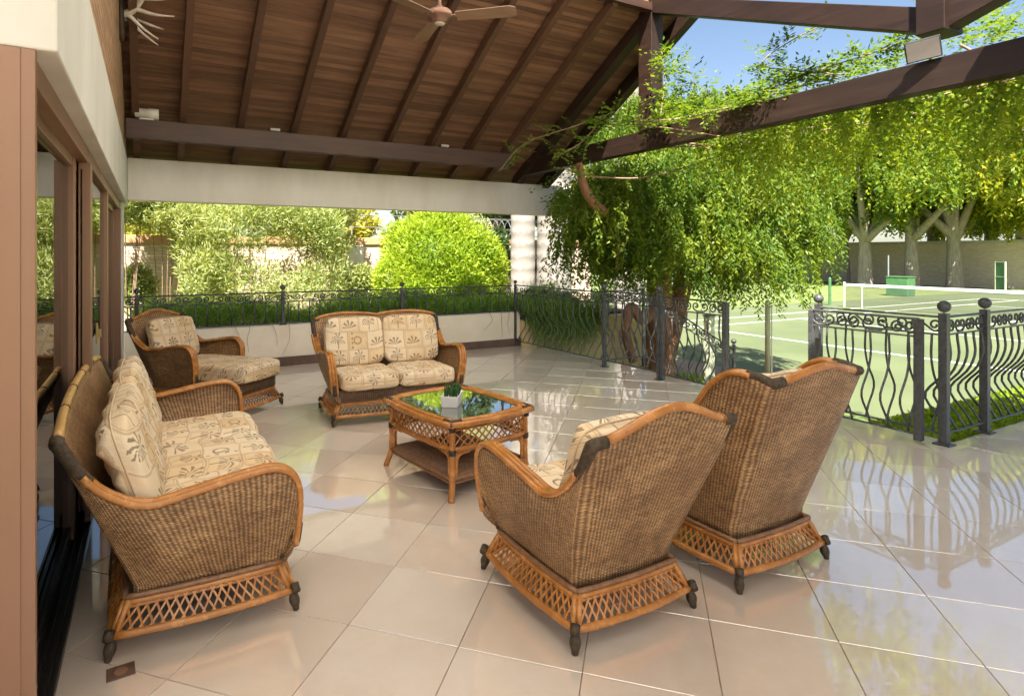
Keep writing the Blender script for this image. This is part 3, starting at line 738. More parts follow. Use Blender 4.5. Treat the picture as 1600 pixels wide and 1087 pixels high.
    for up in uppp: rl.tube([p+Vector((0, 0, .02)) for p in up], .011, 6)
    rl.build('weave_roll', 'cane_dark', t, smooth=True)
    for i in range(4):
        cc = MB(); a, b = lowp[i][0], uppp[i][0]
        for o_ in (-.012, .012):
            d1 = (lowp[i][1]-lowp[i][0]).normalized()*o_ if o_ > 0 else (lowp[i-1][-2]-lowp[i-1][-1]).normalized()*-o_
            cc.tube([a+d1, b+d1+Vector((0, 0, .01))], .0115, 6)
        cc.build('corner_cane', 'cane', t, smooth=True)
    for i in range(4):
        a = lowp[i][0]; out = Vector((math.copysign(1, a.x), math.copysign(1, a.y-(yf-hd)/2), 0)).normalized()
        ax = Vector((-out.y, out.x, 0)); M = Matrix.Rotation(-R_(14), 3, ax)
        f = MB().lathe(FOOT, (0, 0, 0), 10, M)
        f.tube([(0, 0, .075), tuple(-out*.012+Vector((0, 0, .108)))], .019, 8)
        f.build('foot', 'wrap', t, smooth=True, loc=(a.x+out.x*.018, a.y+out.y*.018, 0))
    # woven apron under the cushion
    ap = [Vector((hw-.045, .29, 0)), Vector((hw-.045, yf-.05, 0)), Vector((hw-.06, yf-.035, 0)), Vector((-hw+.06, yf-.035, 0)), Vector((-hw+.045, yf-.05, 0)), Vector((-hw+.045, .29, 0))]
    ap = resample(ap, 40); zt = .30; u = 0; R2 = [[], [], []]; U2 = [[], [], []]
    for i, p in enumerate(ap):
        if i: u += (p-ap[i-1]).length
        for j, z in enumerate((.20, .25, zt)): R2[j].append((p.x, p.y, z)); U2[j].append((u, z))
    MB().grid(R2, U2).build('apron', 'wicker_dark', t, smooth=True, solid=.016)
    MB().box(-hw+.10, hw-.10, -.2, yf-.06, .265, .285).build('seat_deck', 'wrap', t)
    iw = Wd-.125; sw = iw/nseat
    sl_ = yf+.06+.20
    for k in range(nseat):
        cushion('seat_cushion', t, sw+(.01 if yf < .5 else .07), sl_, .16 if yf < .5 else .185, (-iw/2+sw*(k+.5), (yf+.06-.20)/2, .364 if yf < .5 else .375), rx=R_(1.0), seed=k0+k, p=6.5 if yf < .5 else 10, crumple=.006)
    bw_ = (iw+.07)/nback; bh = .455+backz
    for k in range(nback):
        cushion('back_cushion', t, bw_-.002, bh, .145, (-(iw+.07)/2+bw_*(k+.5), -.265-bl, .632+backz/2), rx=R_(90+18), rz=random.uniform(-.03, .03), seed=k0+9+k, p=6.0, crumple=.017, sag=.016)
    return t
seat('wicker_armchair', 'low wicker armchair seen from behind, in the middle foreground', 'armchair', (1.725, 2.09, 0), R_(0), .63, ARM, .918, 1, 1, group='rattan seating set', seedb=1)
seat('wicker_armchair', 'high-backed winged wicker armchair seen from behind, right of the lower one', 'armchair', (2.625, 2.065, 0), R_(0), .64, WING, .995, 1, 1, group='rattan seating set', seedb=2, backz=.10, bl=.0)
seat('wicker_sofa', 'long wicker sofa with its back against the glass doors, at the left', 'sofa', (.205, 3.42, 0), R_(-90), 1.80, ARM, .87, 3, 2, group='rattan seating set', seedb=3, lit_crest=True, backz=.03)
seat('wicker_loveseat', 'two-seat wicker sofa facing the camera in front of the planter wall', 'sofa', (2.03, 5.29, 0), R_(175), 1.20, ARM, .885, 2, 2, group='rattan seating set', seedb=4, backz=.03)
seat('wicker_chaise', 'wicker chaise longue with one long seat cushion in the far left corner', 'chaise', (.383, 6.49, 0), R_(220), .60, ARM, .90, 1, 1, yf=.86, group='rattan seating set', seedb=5)

# ---- coffee table
tb = thing('coffee_table', 'rattan coffee table with dark glass top, lattice apron and woven lower shelf', 'table', (1.87, 3.60, 0), R_(9))
ax_, ay_ = .335, .40
def tb_side(i, ins, bow, z, n=16):
    c4 = [(-ax_, -ay_), (ax_, -ay_), (ax_, ay_), (-ax_, ay_)]; c0, c1 = c4[i], c4[(i+1) % 4]
    a = Vector((c0[0]-math.copysign(ins, c0[0]), c0[1]-math.copysign(ins, c0[1]), z)); b = Vector((c1[0]-math.copysign(ins, c1[0]), c1[1]-math.copysign(ins, c1[1]), z))
    nr = Vector((b.y-a.y, a.x-b.x, 0)).normalized(); return [a.lerp(b, k/n)+nr*bow*(1-(2*k/n-1)**2) for k in range(n+1)]
for i in range(4):
    f = MB(); f.tube(tb_side(i, .0, .035, .465), .019, 8); f.tube(tb_side(i, .03, .033, .474), .0145, 8); f.tube(tb_side(i, .054, .031, .472), .012, 8)
    f.build('top_frame', 'cane', tb, smooth=True)
    bd = MB()
    pth = tb_side(i, .072, .03, .474, 40)
    for k in range(1, 40): bd.lathe([(.001, -.005), (.005, 0), (.001, .005)], pth[k], 5)
    bd.build('beading', 'wrap', tb)
    a = MB(); a.tube(tb_side(i, .035, .022, .305), .015, 8); a.tube(tb_side(i, .035, .022, .425), .010, 8); a.tube(tb_side(i, .045, .014, .283), .010, 8); a.build('apron_rail', 'cane', tb, smooth=True)
    lp, up = tb_side(i, .037, .022, .315, 30), tb_side(i, .037, .022, .42, 30); lt = MB(); m2 = 11 if i % 2 == 0 else 13
    def at(pp, s): s = min(max(s, 0), 1)*(len(pp)-1); k = min(int(s), len(pp)-2); return pp[k].lerp(pp[k+1], s-k)
    for k in range(m2):
        s0, s1 = k/m2, min(1, (k+2.0)/m2)
        for sa, sb in ((s0, s1), (s1, s0)):
            nr = Vector((0, 0, 0)); q = [at(lp, sa+(sb-sa)*f).lerp(at(up, sa+(sb-sa)*f), f) for f in (0, .33, .66, 1)]
            lt.tube(q, .0055, 5, caps=False)
    lt.build('lattice', 'cane', tb, smooth=True)
gl = [p for i in range(4) for p in tb_side(i, .078, .03, 0)[:-1]]
MB().prism([(p.x, p.y) for p in gl], .468, .4755).build('glass_top', 'table_glass', tb)
for i, (sx, sy) in enumerate(((-1, -1), (1, -1), (1, 1), (-1, 1))):
    x, y = sx*(ax_-.035), sy*(ay_-.035)
    lg = MB(); lg.tube(spline([(x, y, .46), (x, y, .30), (x, y, .16), (x+sx*.006, y+sy*.006, .09), (x+sx*.03, y+sy*.03, .0)], 5), .019, 8)
    lg.tube(spline([(x-sx*.03, y, .28), (x-sx*.03, y, .13)], 3), .011, 7); lg.tube(spline([(x, y-sy*.03, .28), (x, y-sy*.03, .13)], 3), .011, 7)
    lg.tube(spline([(x-sx*.03, y, .20), (x-sx*.035, y, .245), (x-sx*.065, y, .27), (x-sx*.13, y, .275)], 5), .0095, 7)
    lg.tube(spline([(x, y-sy*.03, .20), (x, y-sy*.035, .245), (x, y-sy*.065, .27), (x, y-sy*.13, .275)], 5), .0095, 7)
    lg.build('leg', 'cane', tb, smooth=True)
    MB().tube([(x, y, .27), (x, y, .305)], .024, 8).build('leg_binding', 'wrap', tb, smooth=True); w = MB(); cx2, cy2 = sx*(ax_-.02), sy*(ay_-.02)
    w.tube([(cx2-sx*.06, cy2+sy*.012, .467), (cx2+sx*.008, cy2+sy*.008, .467), (cx2+sx*.012, cy2-sy*.06, .467)], .027, 8); w.tube([(x+sx*.003, y+sy*.003, .415), (x+sx*.003, y+sy*.003, .455)], .023, 8)
    w.build('corner_binding', 'wrap', tb, smooth=True)
sh = MB(); 
for k in range(27):
    y = -ay_+.05+(2*ay_-.10)*k/26; sh.tube([(-ax_+.045, y, .128), (ax_-.045, y, .128)], .0125, 6)
sh.build('shelf', 'cane_dark', tb, smooth=True)
rm = MB()
for i in range(4): rm.tube(tb_side(i, .035, .0, .125), .016, 8); rm.tube(tb_side(i, .035, .0, .10), .010, 8)
rm.build('shelf_rim', 'cane_dark', tb, smooth=True)
# ---- pot of succulents on the glass
pt = thing('potted_succulent', 'small white rectangular pot of green succulents on the glass coffee table', 'plant', (1.815, 3.56, .4765), R_(52))
a, b, h = .100, .060, .075
MB().add([(-a*.88, -b*.88, 0), (a*.88, -b*.88, 0), (a*.88, b*.88, 0), (-a*.88, b*.88, 0), (-a, -b, h), (a, -b, h), (a, b, h), (-a, b, h), (-a*.93, -b*.9, h), (a*.93, -b*.9, h), (a*.93, b*.9, h), (-a*.93, b*.9, h), (-a*.9, -b*.86, h-.012), (a*.9, -b*.86, h-.012), (a*.9, b*.86, h-.012), (-a*.9, b*.86, h-.012)],
    [(3, 2, 1, 0)]+[(i, (i+1) % 4, 4+(i+1) % 4, 4+i) for i in range(4)]+[(4+i, 4+(i+1) % 4, 8+(i+1) % 4, 8+i) for i in range(4)]+[(8+i, 8+(i+1) % 4, 12+(i+1) % 4, 12+i) for i in range(4)]+[(12, 13, 14, 15)]).build('pot', 'ceramic', pt, bevel=.002)
sc = MB()
for k in range(46):
    x, y = random.uniform(-a*.82, a*.82), random.uniform(-b*.75, b*.75); hh = random.uniform(.04, .085); an = random.uniform(0, 6.28); ti = random.uniform(.05, .55)
    d = Vector((math.cos(an)*ti, math.sin(an)*ti, 1)).normalized(); p = Vector((x, y, h-.012))
    sc.tube([p, p+d*hh*.5, p+d*hh*.8+Vector((0, 0, .004)), p+d*hh+Vector((0, 0, .008))], [.0055, .0065, .004, .0006], 5)
o = sc.build('leaves', 'leaf_succ', pt, smooth=True)

# ---------------------------------------------------------------- fittings
fn = thing('ceiling_fan', 'brown three-bladed ceiling fan hanging under the ridge', 'fan', (2.42, 5.0, 3.70))
MB().lathe([(.001, -.035), (.055, -.033), (.075, -.02), (.078, .01), (.115, .02), (.12, .06), (.10, .085), (.045, .095), (.03, .13), (.016, .135), (.016, .55), (.05, .56), (.055, .62), (.001, .625)], n=24).build('motor', 'fan_metal', fn, smooth=True)
MB().lathe([(.001, -.045), (.045, -.043), (.05, -.034), (.001, -.033)], n=20).build('end_cap', 'bone', fn, smooth=True)
for q in (110, -12, 228):
    an = R_(q-27.75); 
    bl = MB(); n = 10; up_, dn = [], []
    for i in range(n+1):
        f = i/n; x = .16+.56*f; w = .070+.022*f-(.03*max(0, f-.9)*10)**1; up_.append((x, w, .025)); dn.append((x, -w, .025))
    bl.add([(*p[:2], .022) for p in up_+dn[::-1]]+[(*p[:2], .029) for p in up_+dn[::-1]], [tuple(range(2*n+2))[::-1], tuple(range(2*n+2, 4*n+4))]+[(i, (i+1) % (2*n+2), 2*n+2+(i+1) % (2*n+2), 2*n+2+i) for i in range(2*n+2)])
    o = bl.build('blade', 'fan_blade', fn); o.matrix_local = Matrix.Rotation(an, 4, 'Z') @ Matrix.Rotation(R_(-11), 4, 'X')
    i_ = MB().box(.09, .2, -.018, .018, .028, .036).build('blade_iron', 'fan_metal', o)
an = thing('antler_mount', 'pale stag antlers mounted high on the brick gable', 'antlers', (-.25, 6.35, 3.70)); an.scale = (1.3, 1.3, 1.3)
MB().lathe([(.001, 0), (.11, 0), (.12, .012), (.10, .03), (.001, .032)], (0, 0, 0), 16, Matrix.Rotation(R_(90), 3, 'Y') @ Matrix.Diagonal((1.5, .8, 1)).to_3x3()).build('plaque', 'wrap', an, smooth=True)
for sg in (-1, 1):
    m_ = MB(); base = Vector((.03, sg*.035, .02)); bm_p = spline([base, base+Vector((.07, sg*.06, .03)), base+Vector((.14, sg*.16, .13)), base+Vector((.22, sg*.22, .32)), base+Vector((.34, sg*.20, .50))], 6)
    m_.tube(bm_p, [.026-.018*i/(len(bm_p)-1) for i in range(len(bm_p))], 7)
    for f, d in ((.12, (.20, sg*.02, -.16)), (.25, (.25, sg*.06, -.03)), (.45, (.24, sg*.04, .05)), (.68, (.20, -sg*.05, .14)), (.82, (.05, sg*.16, .16))):
        p = bm_p[int(f*(len(bm_p)-1))]; d = Vector(d); m_.tube(spline([p, p+d*.5+Vector((0, 0, -.015)), p+d], 5), [.018-.0145*i/10 for i in range(11)], 6)
    m_.build('antler', 'bone', an, smooth=True)
lampc = thing('white_floodlight', 'small white cylindrical floodlight on the left end of the ceiling beam', 'light', (-.03, 7.46, 2.986))
MB().lathe([(.055, -.12), (.062, -.118), (.062, -.02), (.055, -.01), (.055, .11), (.048, .12), (.001, .121)], (0, 0, .075), 18, Matrix.Rotation(R_(-90), 3, 'Y')).build('housing', 'white_plastic', lampc, smooth=True)
MB().box(-.07, .07, -.03, .03, 0, .02).build('bracket', 'white_plastic', lampc)
for lb, x in (('small dark spotlight on the left half of the ceiling beam', 1.36), ('small dark spotlight near the right end of the ceiling beam', 3.68)):
    s_ = thing('spotlight', lb, 'light', (x, 7.46, 2.986), group='spotlights on the ceiling beam')
    MB().box(-.06, .06, -.035, .035, .012, .045).build('housing', 'concrete', s_, bevel=.006); MB().box(-.066, -.058, -.03, .03, .014, .043).build('lens', 'rubber', s_); MB().box(-.02, .02, -.02, .02, 0, .013).build('bracket', 'rubber', s_)
fd = thing('flood_lamp', 'square flood lamp tilted on the long tie beam at the upper right', 'light', (5.30, 2.36, 2.99), R_(112))
hd_ = MB().box(-.11, .11, -.018, .018, -.08, .08).build('housing', 'rubber', fd, bevel=.008); hd_.location = (0, .10, .06); hd_.rotation_euler = (R_(-28), R_(6), 0)
MB().box(-.10, .10, .0185, .022, -.07, .07).build('lens', 'lamp_glass', hd_)
MB().box(-.05, .05, -.05, -.0185, -.05, .05).build('heat_sink', 'rubber', hd_); MB().tube([(-.04, 0, 0), (-.04, .05, .03), (.04, .05, .03), (.04, 0, 0)], .008, 6).build('bracket', 'rubber', fd)
dr = thing('floor_box', 'small square brown metal floor plate beside the sofa foot', 'floor plate', (-.092, 2.435, 0), R_(4))
MB().box(-.045, .045, -.038, .038, 0, .004).build('plate', 'skirting', dr, bevel=.0015); MB().lathe([(.022, .004), (.022, .0055), (.018, .0055), (.018, .0045)], n=20).build('ring', 'bronze', dr)
# ---------------------------------------------------------------- garden wall, court furniture, far wall
TH = math.atan(484/920)
def at(px, py, d):                                         # helper used while laying out limbs: a point d metres ahead
    xr = (px-718)/920; return Vector((d*(math.sin(TH)+xr*math.cos(TH)), d*(math.cos(TH)-xr*math.sin(TH)), 1.5+d*(396-py)/920))
gw = thing('garden_wall', 'tan brick garden wall with orange coping behind the shrubs', 'wall', (3, 13, G))
GI = Matrix.Translation((-3, -13, -G))
def gp_(n, mb, mat, **k): o = mb.build(n, mat, gw, **k); o.matrix_parent_inverse = GI; return o
gp_('brick_face', MB().box(-9, 11, 13, 13.2, G-.2, 1.70), 'brick_garden'); gp_('coping', MB().box(-9, 11, 12.96, 13.24, 1.70, 1.86), 'coping', bevel=.01)
for x in (-2.2, 4.15, 8.2): gp_('pier', MB().box(x-.18, x+.18, 12.93, 13.0, G-.2, 1.69), 'plaster_cream', bevel=.008)
gp_('brick_face', MB().box(11, 11.2, 13.2, 40, G-.2, 1.70), 'brick_far')
wr = thing('razor_wire', 'coil of razor wire and strands above the garden wall, right of the round bush', 'wire', (8, 13.1, 1.86))
mb = MB()
for k in range(4): mb.tube([(-4, 0, .25+k*.28), (3, 0, .25+k*.28)], .006, 4)
mb.build('strand', 'wire', wr); mb = MB(); mb.tube([(-2.2+4.8*i/300, .22*math.cos(i*.55), .30+.22*math.sin(i*.55)) for i in range(301)], .009, 4); mb.build('coil', 'wire', wr)
for x in (-3.9, -1.2, 1.5): MB().tube([(x, 0, 0), (x, 0, 1.3)], .02, 6).build('wire_post', 'wire', wr)
wl = thing('wall_lantern', 'small dark oval lantern on the brick garden wall at the far left', 'lantern', (-.30, 12.9, 1.18))
MB().lathe([(.02, -.14), (.06, -.11), (.075, -.02), (.07, .06), (.05, .10), (.02, .13)], n=12).build('body', 'dark_iron', wl, smooth=True); MB().box(-.03, .03, .03, .1, -.05, .05).build('bracket', 'dark_iron', wl)
MB().lathe([(.0605, -.06), (.072, -.02), (.0715, .02), (.0605, .05)], n=12).build('glass', 'lamp_glass', wl)

nt_ = thing('tennis_net', 'tennis net with white top band across the green court', 'net', (XN, YS+.6, G))
for y in (0, -12.2): 
    o = MB().lathe([(.045, 0), (.045, 1.1), (.05, 1.1), (.03, 1.13)], (0, 0, 0), 10).build('post', 'pole_paint', nt_, loc=(0, y, 0))
MB().lathe([(.02, 0), (.02, 1.0)], (0, -.75, 0), 8).build('singles_stick', 'white_paint', nt_)
MB().box(-.005, .005, -12.2, 0, .03, .98).build('mesh', 'net_mesh', nt_); MB().box(-.02, .02, -12.2, 0, .95, 1.06).build('top_band', 'white_paint', nt_)
np_ = thing('green_post', 'green painted post standing beside the tennis net post', 'post', (XN+.2, YS+1.35, G)); MB().lathe([(.06, 0), (.06, 1.25), (.02, 1.3)], n=10).build('shaft', 'green_paint', np_); MB().lathe([(.09, 0), (.09, .02), (.06, .03)], n=10).build('base', 'green_paint', np_)
pk = thing('fence_pole', 'pale slim steel pole at the edge of the court, left of the gate gap', 'pole', (10.6, 7.32, G))
MB().lathe([(.05, 0), (.05, 1.45), (.055, 1.46), (.02, 1.5)], n=10).build('shaft', 'pole_paint', pk, smooth=True); MB().tube([(.05, -.05, 0), (.05, -.05, 1.4)], .012, 6).build('conduit', 'white_paint', pk)
pk2 = thing('fence_post', 'square steel post behind the sloping stair rail', 'pole', at(1108, 600, 9.4)*1 + Vector((0, 0, 0))); pk2.location.z = G
MB().box(-.06, .06, -.06, .06, 0, 1.40).build('shaft', 'pole_paint', pk2, bevel=.005); MB().box(-.07, .07, -.07, .07, 1.40, 1.42).build('cap', 'green_paint', pk2)
fw = thing('far_wall', 'long pale brick wall at the far end of the tennis court', 'wall', (52, 15, G)); FI = Matrix.Translation((-52, -15, -G))
o = MB().box(52, 52.3, -6, 44, G-.2, 2.2).build('brick_face', 'brick_far', fw); o.matrix_parent_inverse = FI
o = MB().box(51.9, 52.4, -6, 44, 2.2, 2.42).build('coping', 'concrete', fw); o.matrix_parent_inverse = FI
bx_ = thing('green_cabinet', 'green metal cabinet against the trees beyond the net', 'cabinet', tuple(at(1407, 462, 33.5))[:2]+(G,)); MB().box(-.4, .4, -.55, .55, 0, 1.05).build('body', 'green_paint', bx_, bevel=.02); MB().box(-.43, .43, -.58, .58, 1.05, 1.10).build('lid', 'green_paint', bx_)
MB().tube([(0, .62, 0), (0, .62, 2.3)], .035, 8).build('pole', 'wire', bx_)
gt2 = thing('court_gate', 'narrow green framed gate panel in front of the far wall', 'gate', tuple(at(1563, 457, 36))[:2]+(G,), R_(-35)); MB().box(-.02, .02, -.36, .36, .05, 1.85).build('panel', 'green_paint', gt2)
for y in (-.38, .38): MB().box(-.04, .04, y-.03, y+.03, 0, 1.9).build('frame_post', 'pole_paint', gt2)
MB().box(-.03, .03, -.36, .36, .95, 1.0).build('cross_bar', 'pole_paint', gt2); MB().box(-.03, .03, -.36, .36, 1.85, 1.9).build('cross_bar', 'pole_paint', gt2)

# ---------------------------------------------------------------- plants
def limb(mb, pts, r0, r1, n=8, k=6):
    p = spline(pts, k); mb.tube(p, [r0+(r1-r0)*i/(len(p)-1) for i in range(len(p))], n)
def strands(blobs, ns, per, lmin, lmax, step, leaf, wid, zmin=-1, jit=.35):
    vol = np.array([b[3]*b[4]*b[5] for b in blobs])**.8; pick = RNG.choice(len(blobs), ns, p=vol/vol.sum())
    B = np.array(blobs)[pick]; u = rvec(ns); u[:, 2] = np.where(u[:, 2] < -.3, -u[:, 2]*.5, u[:, 2]); rad = RNG.uniform(.35, 1, (ns, 1))**.5
    A = B[:, :3]+u*rad*B[:, 3:6]
    Ls = RNG.uniform(lmin, lmax, ns); out = u.copy(); out[:, 2] = 0; out = unit(out)*RNG.uniform(.05, .45, (ns, 1)); sr = RNG.random(ns)
    k = np.tile(np.arange(per), (ns, 1)).astype(float); s = k/per*Ls[:, None]
    P = A[:, None, :]+out[:, None, :]*np.sqrt(s)[:, :, None]*.8; P[:, :, 2] -= s*1.0-.10*np.sqrt(s)
    P += RNG.normal(0, .012, P.shape)
    P = P.reshape(-1, 3); n = len(P); d = rvec(n)*np.array([1, 1, .35]); d[:, 2] -= .75; d = unit(d)
    rn = np.clip(np.repeat(sr, per)*.6+RNG.random(n)*.4, 0, 1)
    ok = P[:, 2] > zmin
    P, d, rn = P[ok], d[ok], rn[ok]; n = len(P)
    return P, d, sidev(d), leaf*RNG.uniform(.7, 1.25, n), wid*RNG.uniform(.8, 1.2, n), rn
def blob_leaves(blobs, n, leaf, wid, up=.3, shell=.45):
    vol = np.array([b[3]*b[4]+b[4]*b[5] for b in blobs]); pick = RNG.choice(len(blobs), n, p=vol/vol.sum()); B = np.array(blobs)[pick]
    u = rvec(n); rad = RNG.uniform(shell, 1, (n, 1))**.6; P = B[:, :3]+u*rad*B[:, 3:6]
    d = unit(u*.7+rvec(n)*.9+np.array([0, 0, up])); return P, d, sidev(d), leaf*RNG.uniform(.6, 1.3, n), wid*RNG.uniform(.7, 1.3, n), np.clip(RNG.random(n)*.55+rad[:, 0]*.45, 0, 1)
def putleaves(name, args, mat, par, fold=.1):
    P, d, s, L_, W_, rn = args; o = leaves(name, P, d, s, L_, W_, mat, par, rn, fold); return o
def world(o, par): o.matrix_parent_inverse = Matrix.Translation(-Vector(par.location)); return o

# weeping tree right behind the railing
T0 = Vector((7.75, 7.35, G)); wt = thing('weeping_tree', 'weeping tree with reddish trunk and hanging foliage just outside the railing', 'tree', T0)
mb = MB(); c1 = at(1030, 440, 9.9); 
limb(mb, [T0+Vector((0, 0, -.2)), T0+Vector((0, 0, .5)), c1, at(1035, 330, 10), at(1040, 240, 10.1)], .29, .12, 12)
limb(mb, [T0+Vector((.05, .1, .2)), at(1060, 470, 10), at(1085, 380, 10.2), at(1130, 280, 10.5)], .22, .07, 9)
limb(mb, [at(1024, 420, 9.9), at(1010, 380, 9.6), at(985, 350, 9.2), at(935, 325, 8.4), at(912, 290, 8.2), at(905, 255, 8.1)], .12, .045, 8)
limb(mb, [at(985, 350, 9.2), at(970, 375, 9.0), at(963, 420, 9.0)], .05, .02, 6)
limb(mb, [at(1035, 330, 10), at(1090, 250, 10.2), at(1170, 190, 10.5), at(1230, 170, 10.6)], .10, .04, 8)
limb(mb, [at(1020, 480, 9.9), at(1005, 500, 9.6), at(985, 480, 9.5), at(978, 520, 9.5), at(990, 565, 9.5)], .10, .07, 8)
world(mb.build('trunk', 'trunk_red', wt, smooth=True), wt)
bl = []
for px, py, d, rx, rz in ((930, 310, 8.9, .60, .5), (985, 290, 9.2, .75, .6), (1060, 270, 9.5, .9, .65), (1140, 285, 9.7, 1.0, .65), (1205, 330, 10.1, .85, .65), (1245, 370, 10.4, .50, .5), (915, 370, 9.6, .45, .5), (1000, 210, 10.4, .8, .5), (1090, 200, 10.6, .9, .5), (1130, 375, 9.2, .75, .45), (1190, 400, 9.6, .65, .4), (1070, 330, 9.2, .75, .4), (1180, 250, 10.4, .8, .55), (960, 210, 11, .6, .45), (1100, 165, 11, .9, .4), (1200, 175, 11.2, .9, .45), (1010, 165, 11, .6, .35), (1035, 375, 9.0, .55, .4), (985, 395, 9.4, .4, .35), (1000, 330, 8.9, .5, .4), (955, 390, 9.9, .45, .4), (1110, 400, 10.2, .6, .35), (1235, 260, 10.8, .8, .6)):
    p = at(px, py, d); bl.append((p.x, p.y, p.z, rx, rx, rz))
world(putleaves('crown', strands(bl, 4900, 28, .3, 1.1, .04, .085, .030, .42), 'leaf_weep', wt), wt)
# climbing vine along the tie beam
cv = thing('climbing_vine', 'climbing vine with thin woody stems and leaf sprays along the tie beam', 'vine', (5.27, 4.5, 2.7))
def cvp(o): return world(o, cv)
stems = [[at(870, 245, 7.0), at(905, 225, 6.9), at(930, 200, 6.75)], [at(780, 268, 7.6), at(820, 225, 7.3), at(905, 195, 6.9), at(960, 175, 6.6)],
    [at(990, 190, 6.5), at(1060, 186, 6.2), at(1120, 172, 6.05), at(1180, 160, 5.85), at(1230, 140, 5.7), at(1330, 118, 5.5)], [at(985, 195, 6.5), at(1040, 200, 6.4), at(1125, 213, 6.1)],
    [at(1330, 118, 5.45), at(1240, 110, 5.7), at(1190, 100, 5.8), at(1240, 62, 5.7), at(1330, 20, 5.5)], [at(1500, 70, 4.95), at(1590, 118, 4.8), at(1640, 140, 4.7)],
    [at(880, 262, 7.1), at(920, 275, 7.2), at(1000, 278, 7.4), at(1070, 262, 7.2), at(1150, 235, 7), at(1250, 210, 7), at(1450, 175, 7)], [at(1030, 195, 6.4), at(1038, 130, 6.5), at(1034, 80, 6.6)],
    [at(1160, 160, 5.9), at(1230, 128, 5.75), at(1310, 100, 5.55), at(1400, 70, 5.3), at(1430, 40, 5.25)], [at(1000, 182, 6.5), at(960, 195, 6.6), at(940, 192, 6.7)]]
for i, s in enumerate(stems):
    mb = MB(); limb(mb, s, .012 if i in (2, 6, 5) else .008, .005, 5, 8); cvp(mb.build('stem', 'stem', cv, smooth=True))
P, D = [], []
def spray(p, dirv, L_, n):
    dirv = Vector(dirv).normalized(); sd = dirv.cross(Vector((0, 0, 1))); sd = sd.normalized() if sd.length > .1 else Vector((1, 0, 0))
    for k in range(n):
        q = p+dirv*L_*(k+1)/n+Vector((0, 0, -.25*L_*((k+1)/n)**2))
        for sg in (-1, 1): P.append(q); D.append((sd*sg*.9+dirv*.5+Vector((0, 0, random.uniform(-.3, .1)))).normalized())
    P.append(p+dirv*L_); D.append(dirv)
for i, s in enumerate(stems):
    sp = spline(s, 14); dens = (.25, .35, .5, .3, .55, .35, .25, 1.0, 1.0, .5)[i]
    for q in sp:
        for _ in range(2):
            if random.random() < dens: spray(q, rvec(1)[0]*np.array([1, 1, .7])+np.array([0, 0, .25]), random.uniform(.10, .24), random.randint(4, 6))
for k in range(230):                                       # tufts rising behind the beam
    f = random.random(); px = 1030+f*430; py = 178-f*105+random.uniform(-8, 22); spray(at(px, py, 6.75-f*1.35+random.uniform(.05, .5)), (random.uniform(-1, 1), random.uniform(-1, 1), random.uniform(-.2, 1.0)), random.uniform(.12, .26), 5)
for k in range(110):
    px = random.gauss(1065, 28); py = random.uniform(95, 190) if px > 1034 else random.uniform(150, 190); spray(at(px, py+abs(px-1070)*.6, random.uniform(6.9, 7.6)), (random.uniform(-1, 1), random.uniform(-1, 1), random.uniform(-.2, 1.0)), random.uniform(.14, .28), 5)
for k in range(60): spray(at(random.uniform(850, 905), random.uniform(265, 345), random.uniform(7.6, 8.2)), (random.uniform(-1, 1), random.uniform(-1, 1), random.uniform(-1, .4)), random.uniform(.1, .22), 4)
for k in range(90): spray(at(random.uniform(1490, 1620), random.uniform(20, 62), random.uniform(5.2, 5.8)), (random.uniform(-1, 1), random.uniform(-1, 1), random.uniform(-.5, .8)), random.uniform(.12, .24), 5)
P = np.array([tuple(p) for p in P]); D = np.array([tuple(d) for d in D]); S = unit(np.cross(D, unit(rvec(len(D))*.5+np.array([0, 0, 1]))))
cvp(leaves('foliage', P, D, S, .060*RNG.uniform(.7, 1.2, len(P)), .026*RNG.uniform(.8, 1.2, len(P)), 'leaf_vine', cv, None, .1))

# the vine's long runners beyond the beam, with leafy strands hanging from them
for k, x in enumerate((5.62, 6.05, 6.5, 6.95)):
    mb = MB(); limb(mb, [Vector((5.45, 6.6-k*.5, 2.97)), Vector((x, 5.6-k*.3, 2.86)), Vector((x+.05, 4.0, 2.80)), Vector((x-.05, 2.4, 2.86)), Vector((x, .6, 2.9)), Vector((5.42, -.3, 2.97))], .013, .006, 5, 8); cvp(mb.build('runner', 'stem', cv, smooth=True))
ns, per = 720, 26
pick = RNG.integers(0, 4, ns); A = np.stack([np.array((5.62, 6.05, 6.5, 6.95))[pick]+RNG.normal(0, .10, ns), RNG.uniform(.8, 4.7, ns), RNG.uniform(2.78, 2.93, ns)], 1)
Ls = RNG.uniform(.12, 1.0, ns)*(1-.45*(np.sin(A[:, 1]*3.1+A[:, 0]*2) > .2)); kk = np.tile(np.arange(per)/per, (ns, 1)); sd_ = kk*Ls[:, None]; ang = RNG.uniform(0, 6.28, (ns, 1))
P = A[:, None, :]+np.stack([.10*np.sqrt(sd_)*np.cos(ang), .10*np.sqrt(sd_)*np.sin(ang), -sd_], 2)+RNG.normal(0, .018, (ns, per, 3)); P = P.reshape(-1, 3); d = unit(rvec(len(P))*np.array([1, 1, .4])+np.array([0, 0, -.6]))
cvp(leaves('hanging_foliage', P, d, sidev(d), .062*RNG.uniform(.6, 1.3, len(P)), .026*RNG.uniform(.7, 1.2, len(P)), 'leaf_curtain', cv, np.clip(np.repeat(RNG.random(ns), per)*.6+RNG.random(len(P))*.4, 0, 1), .1))

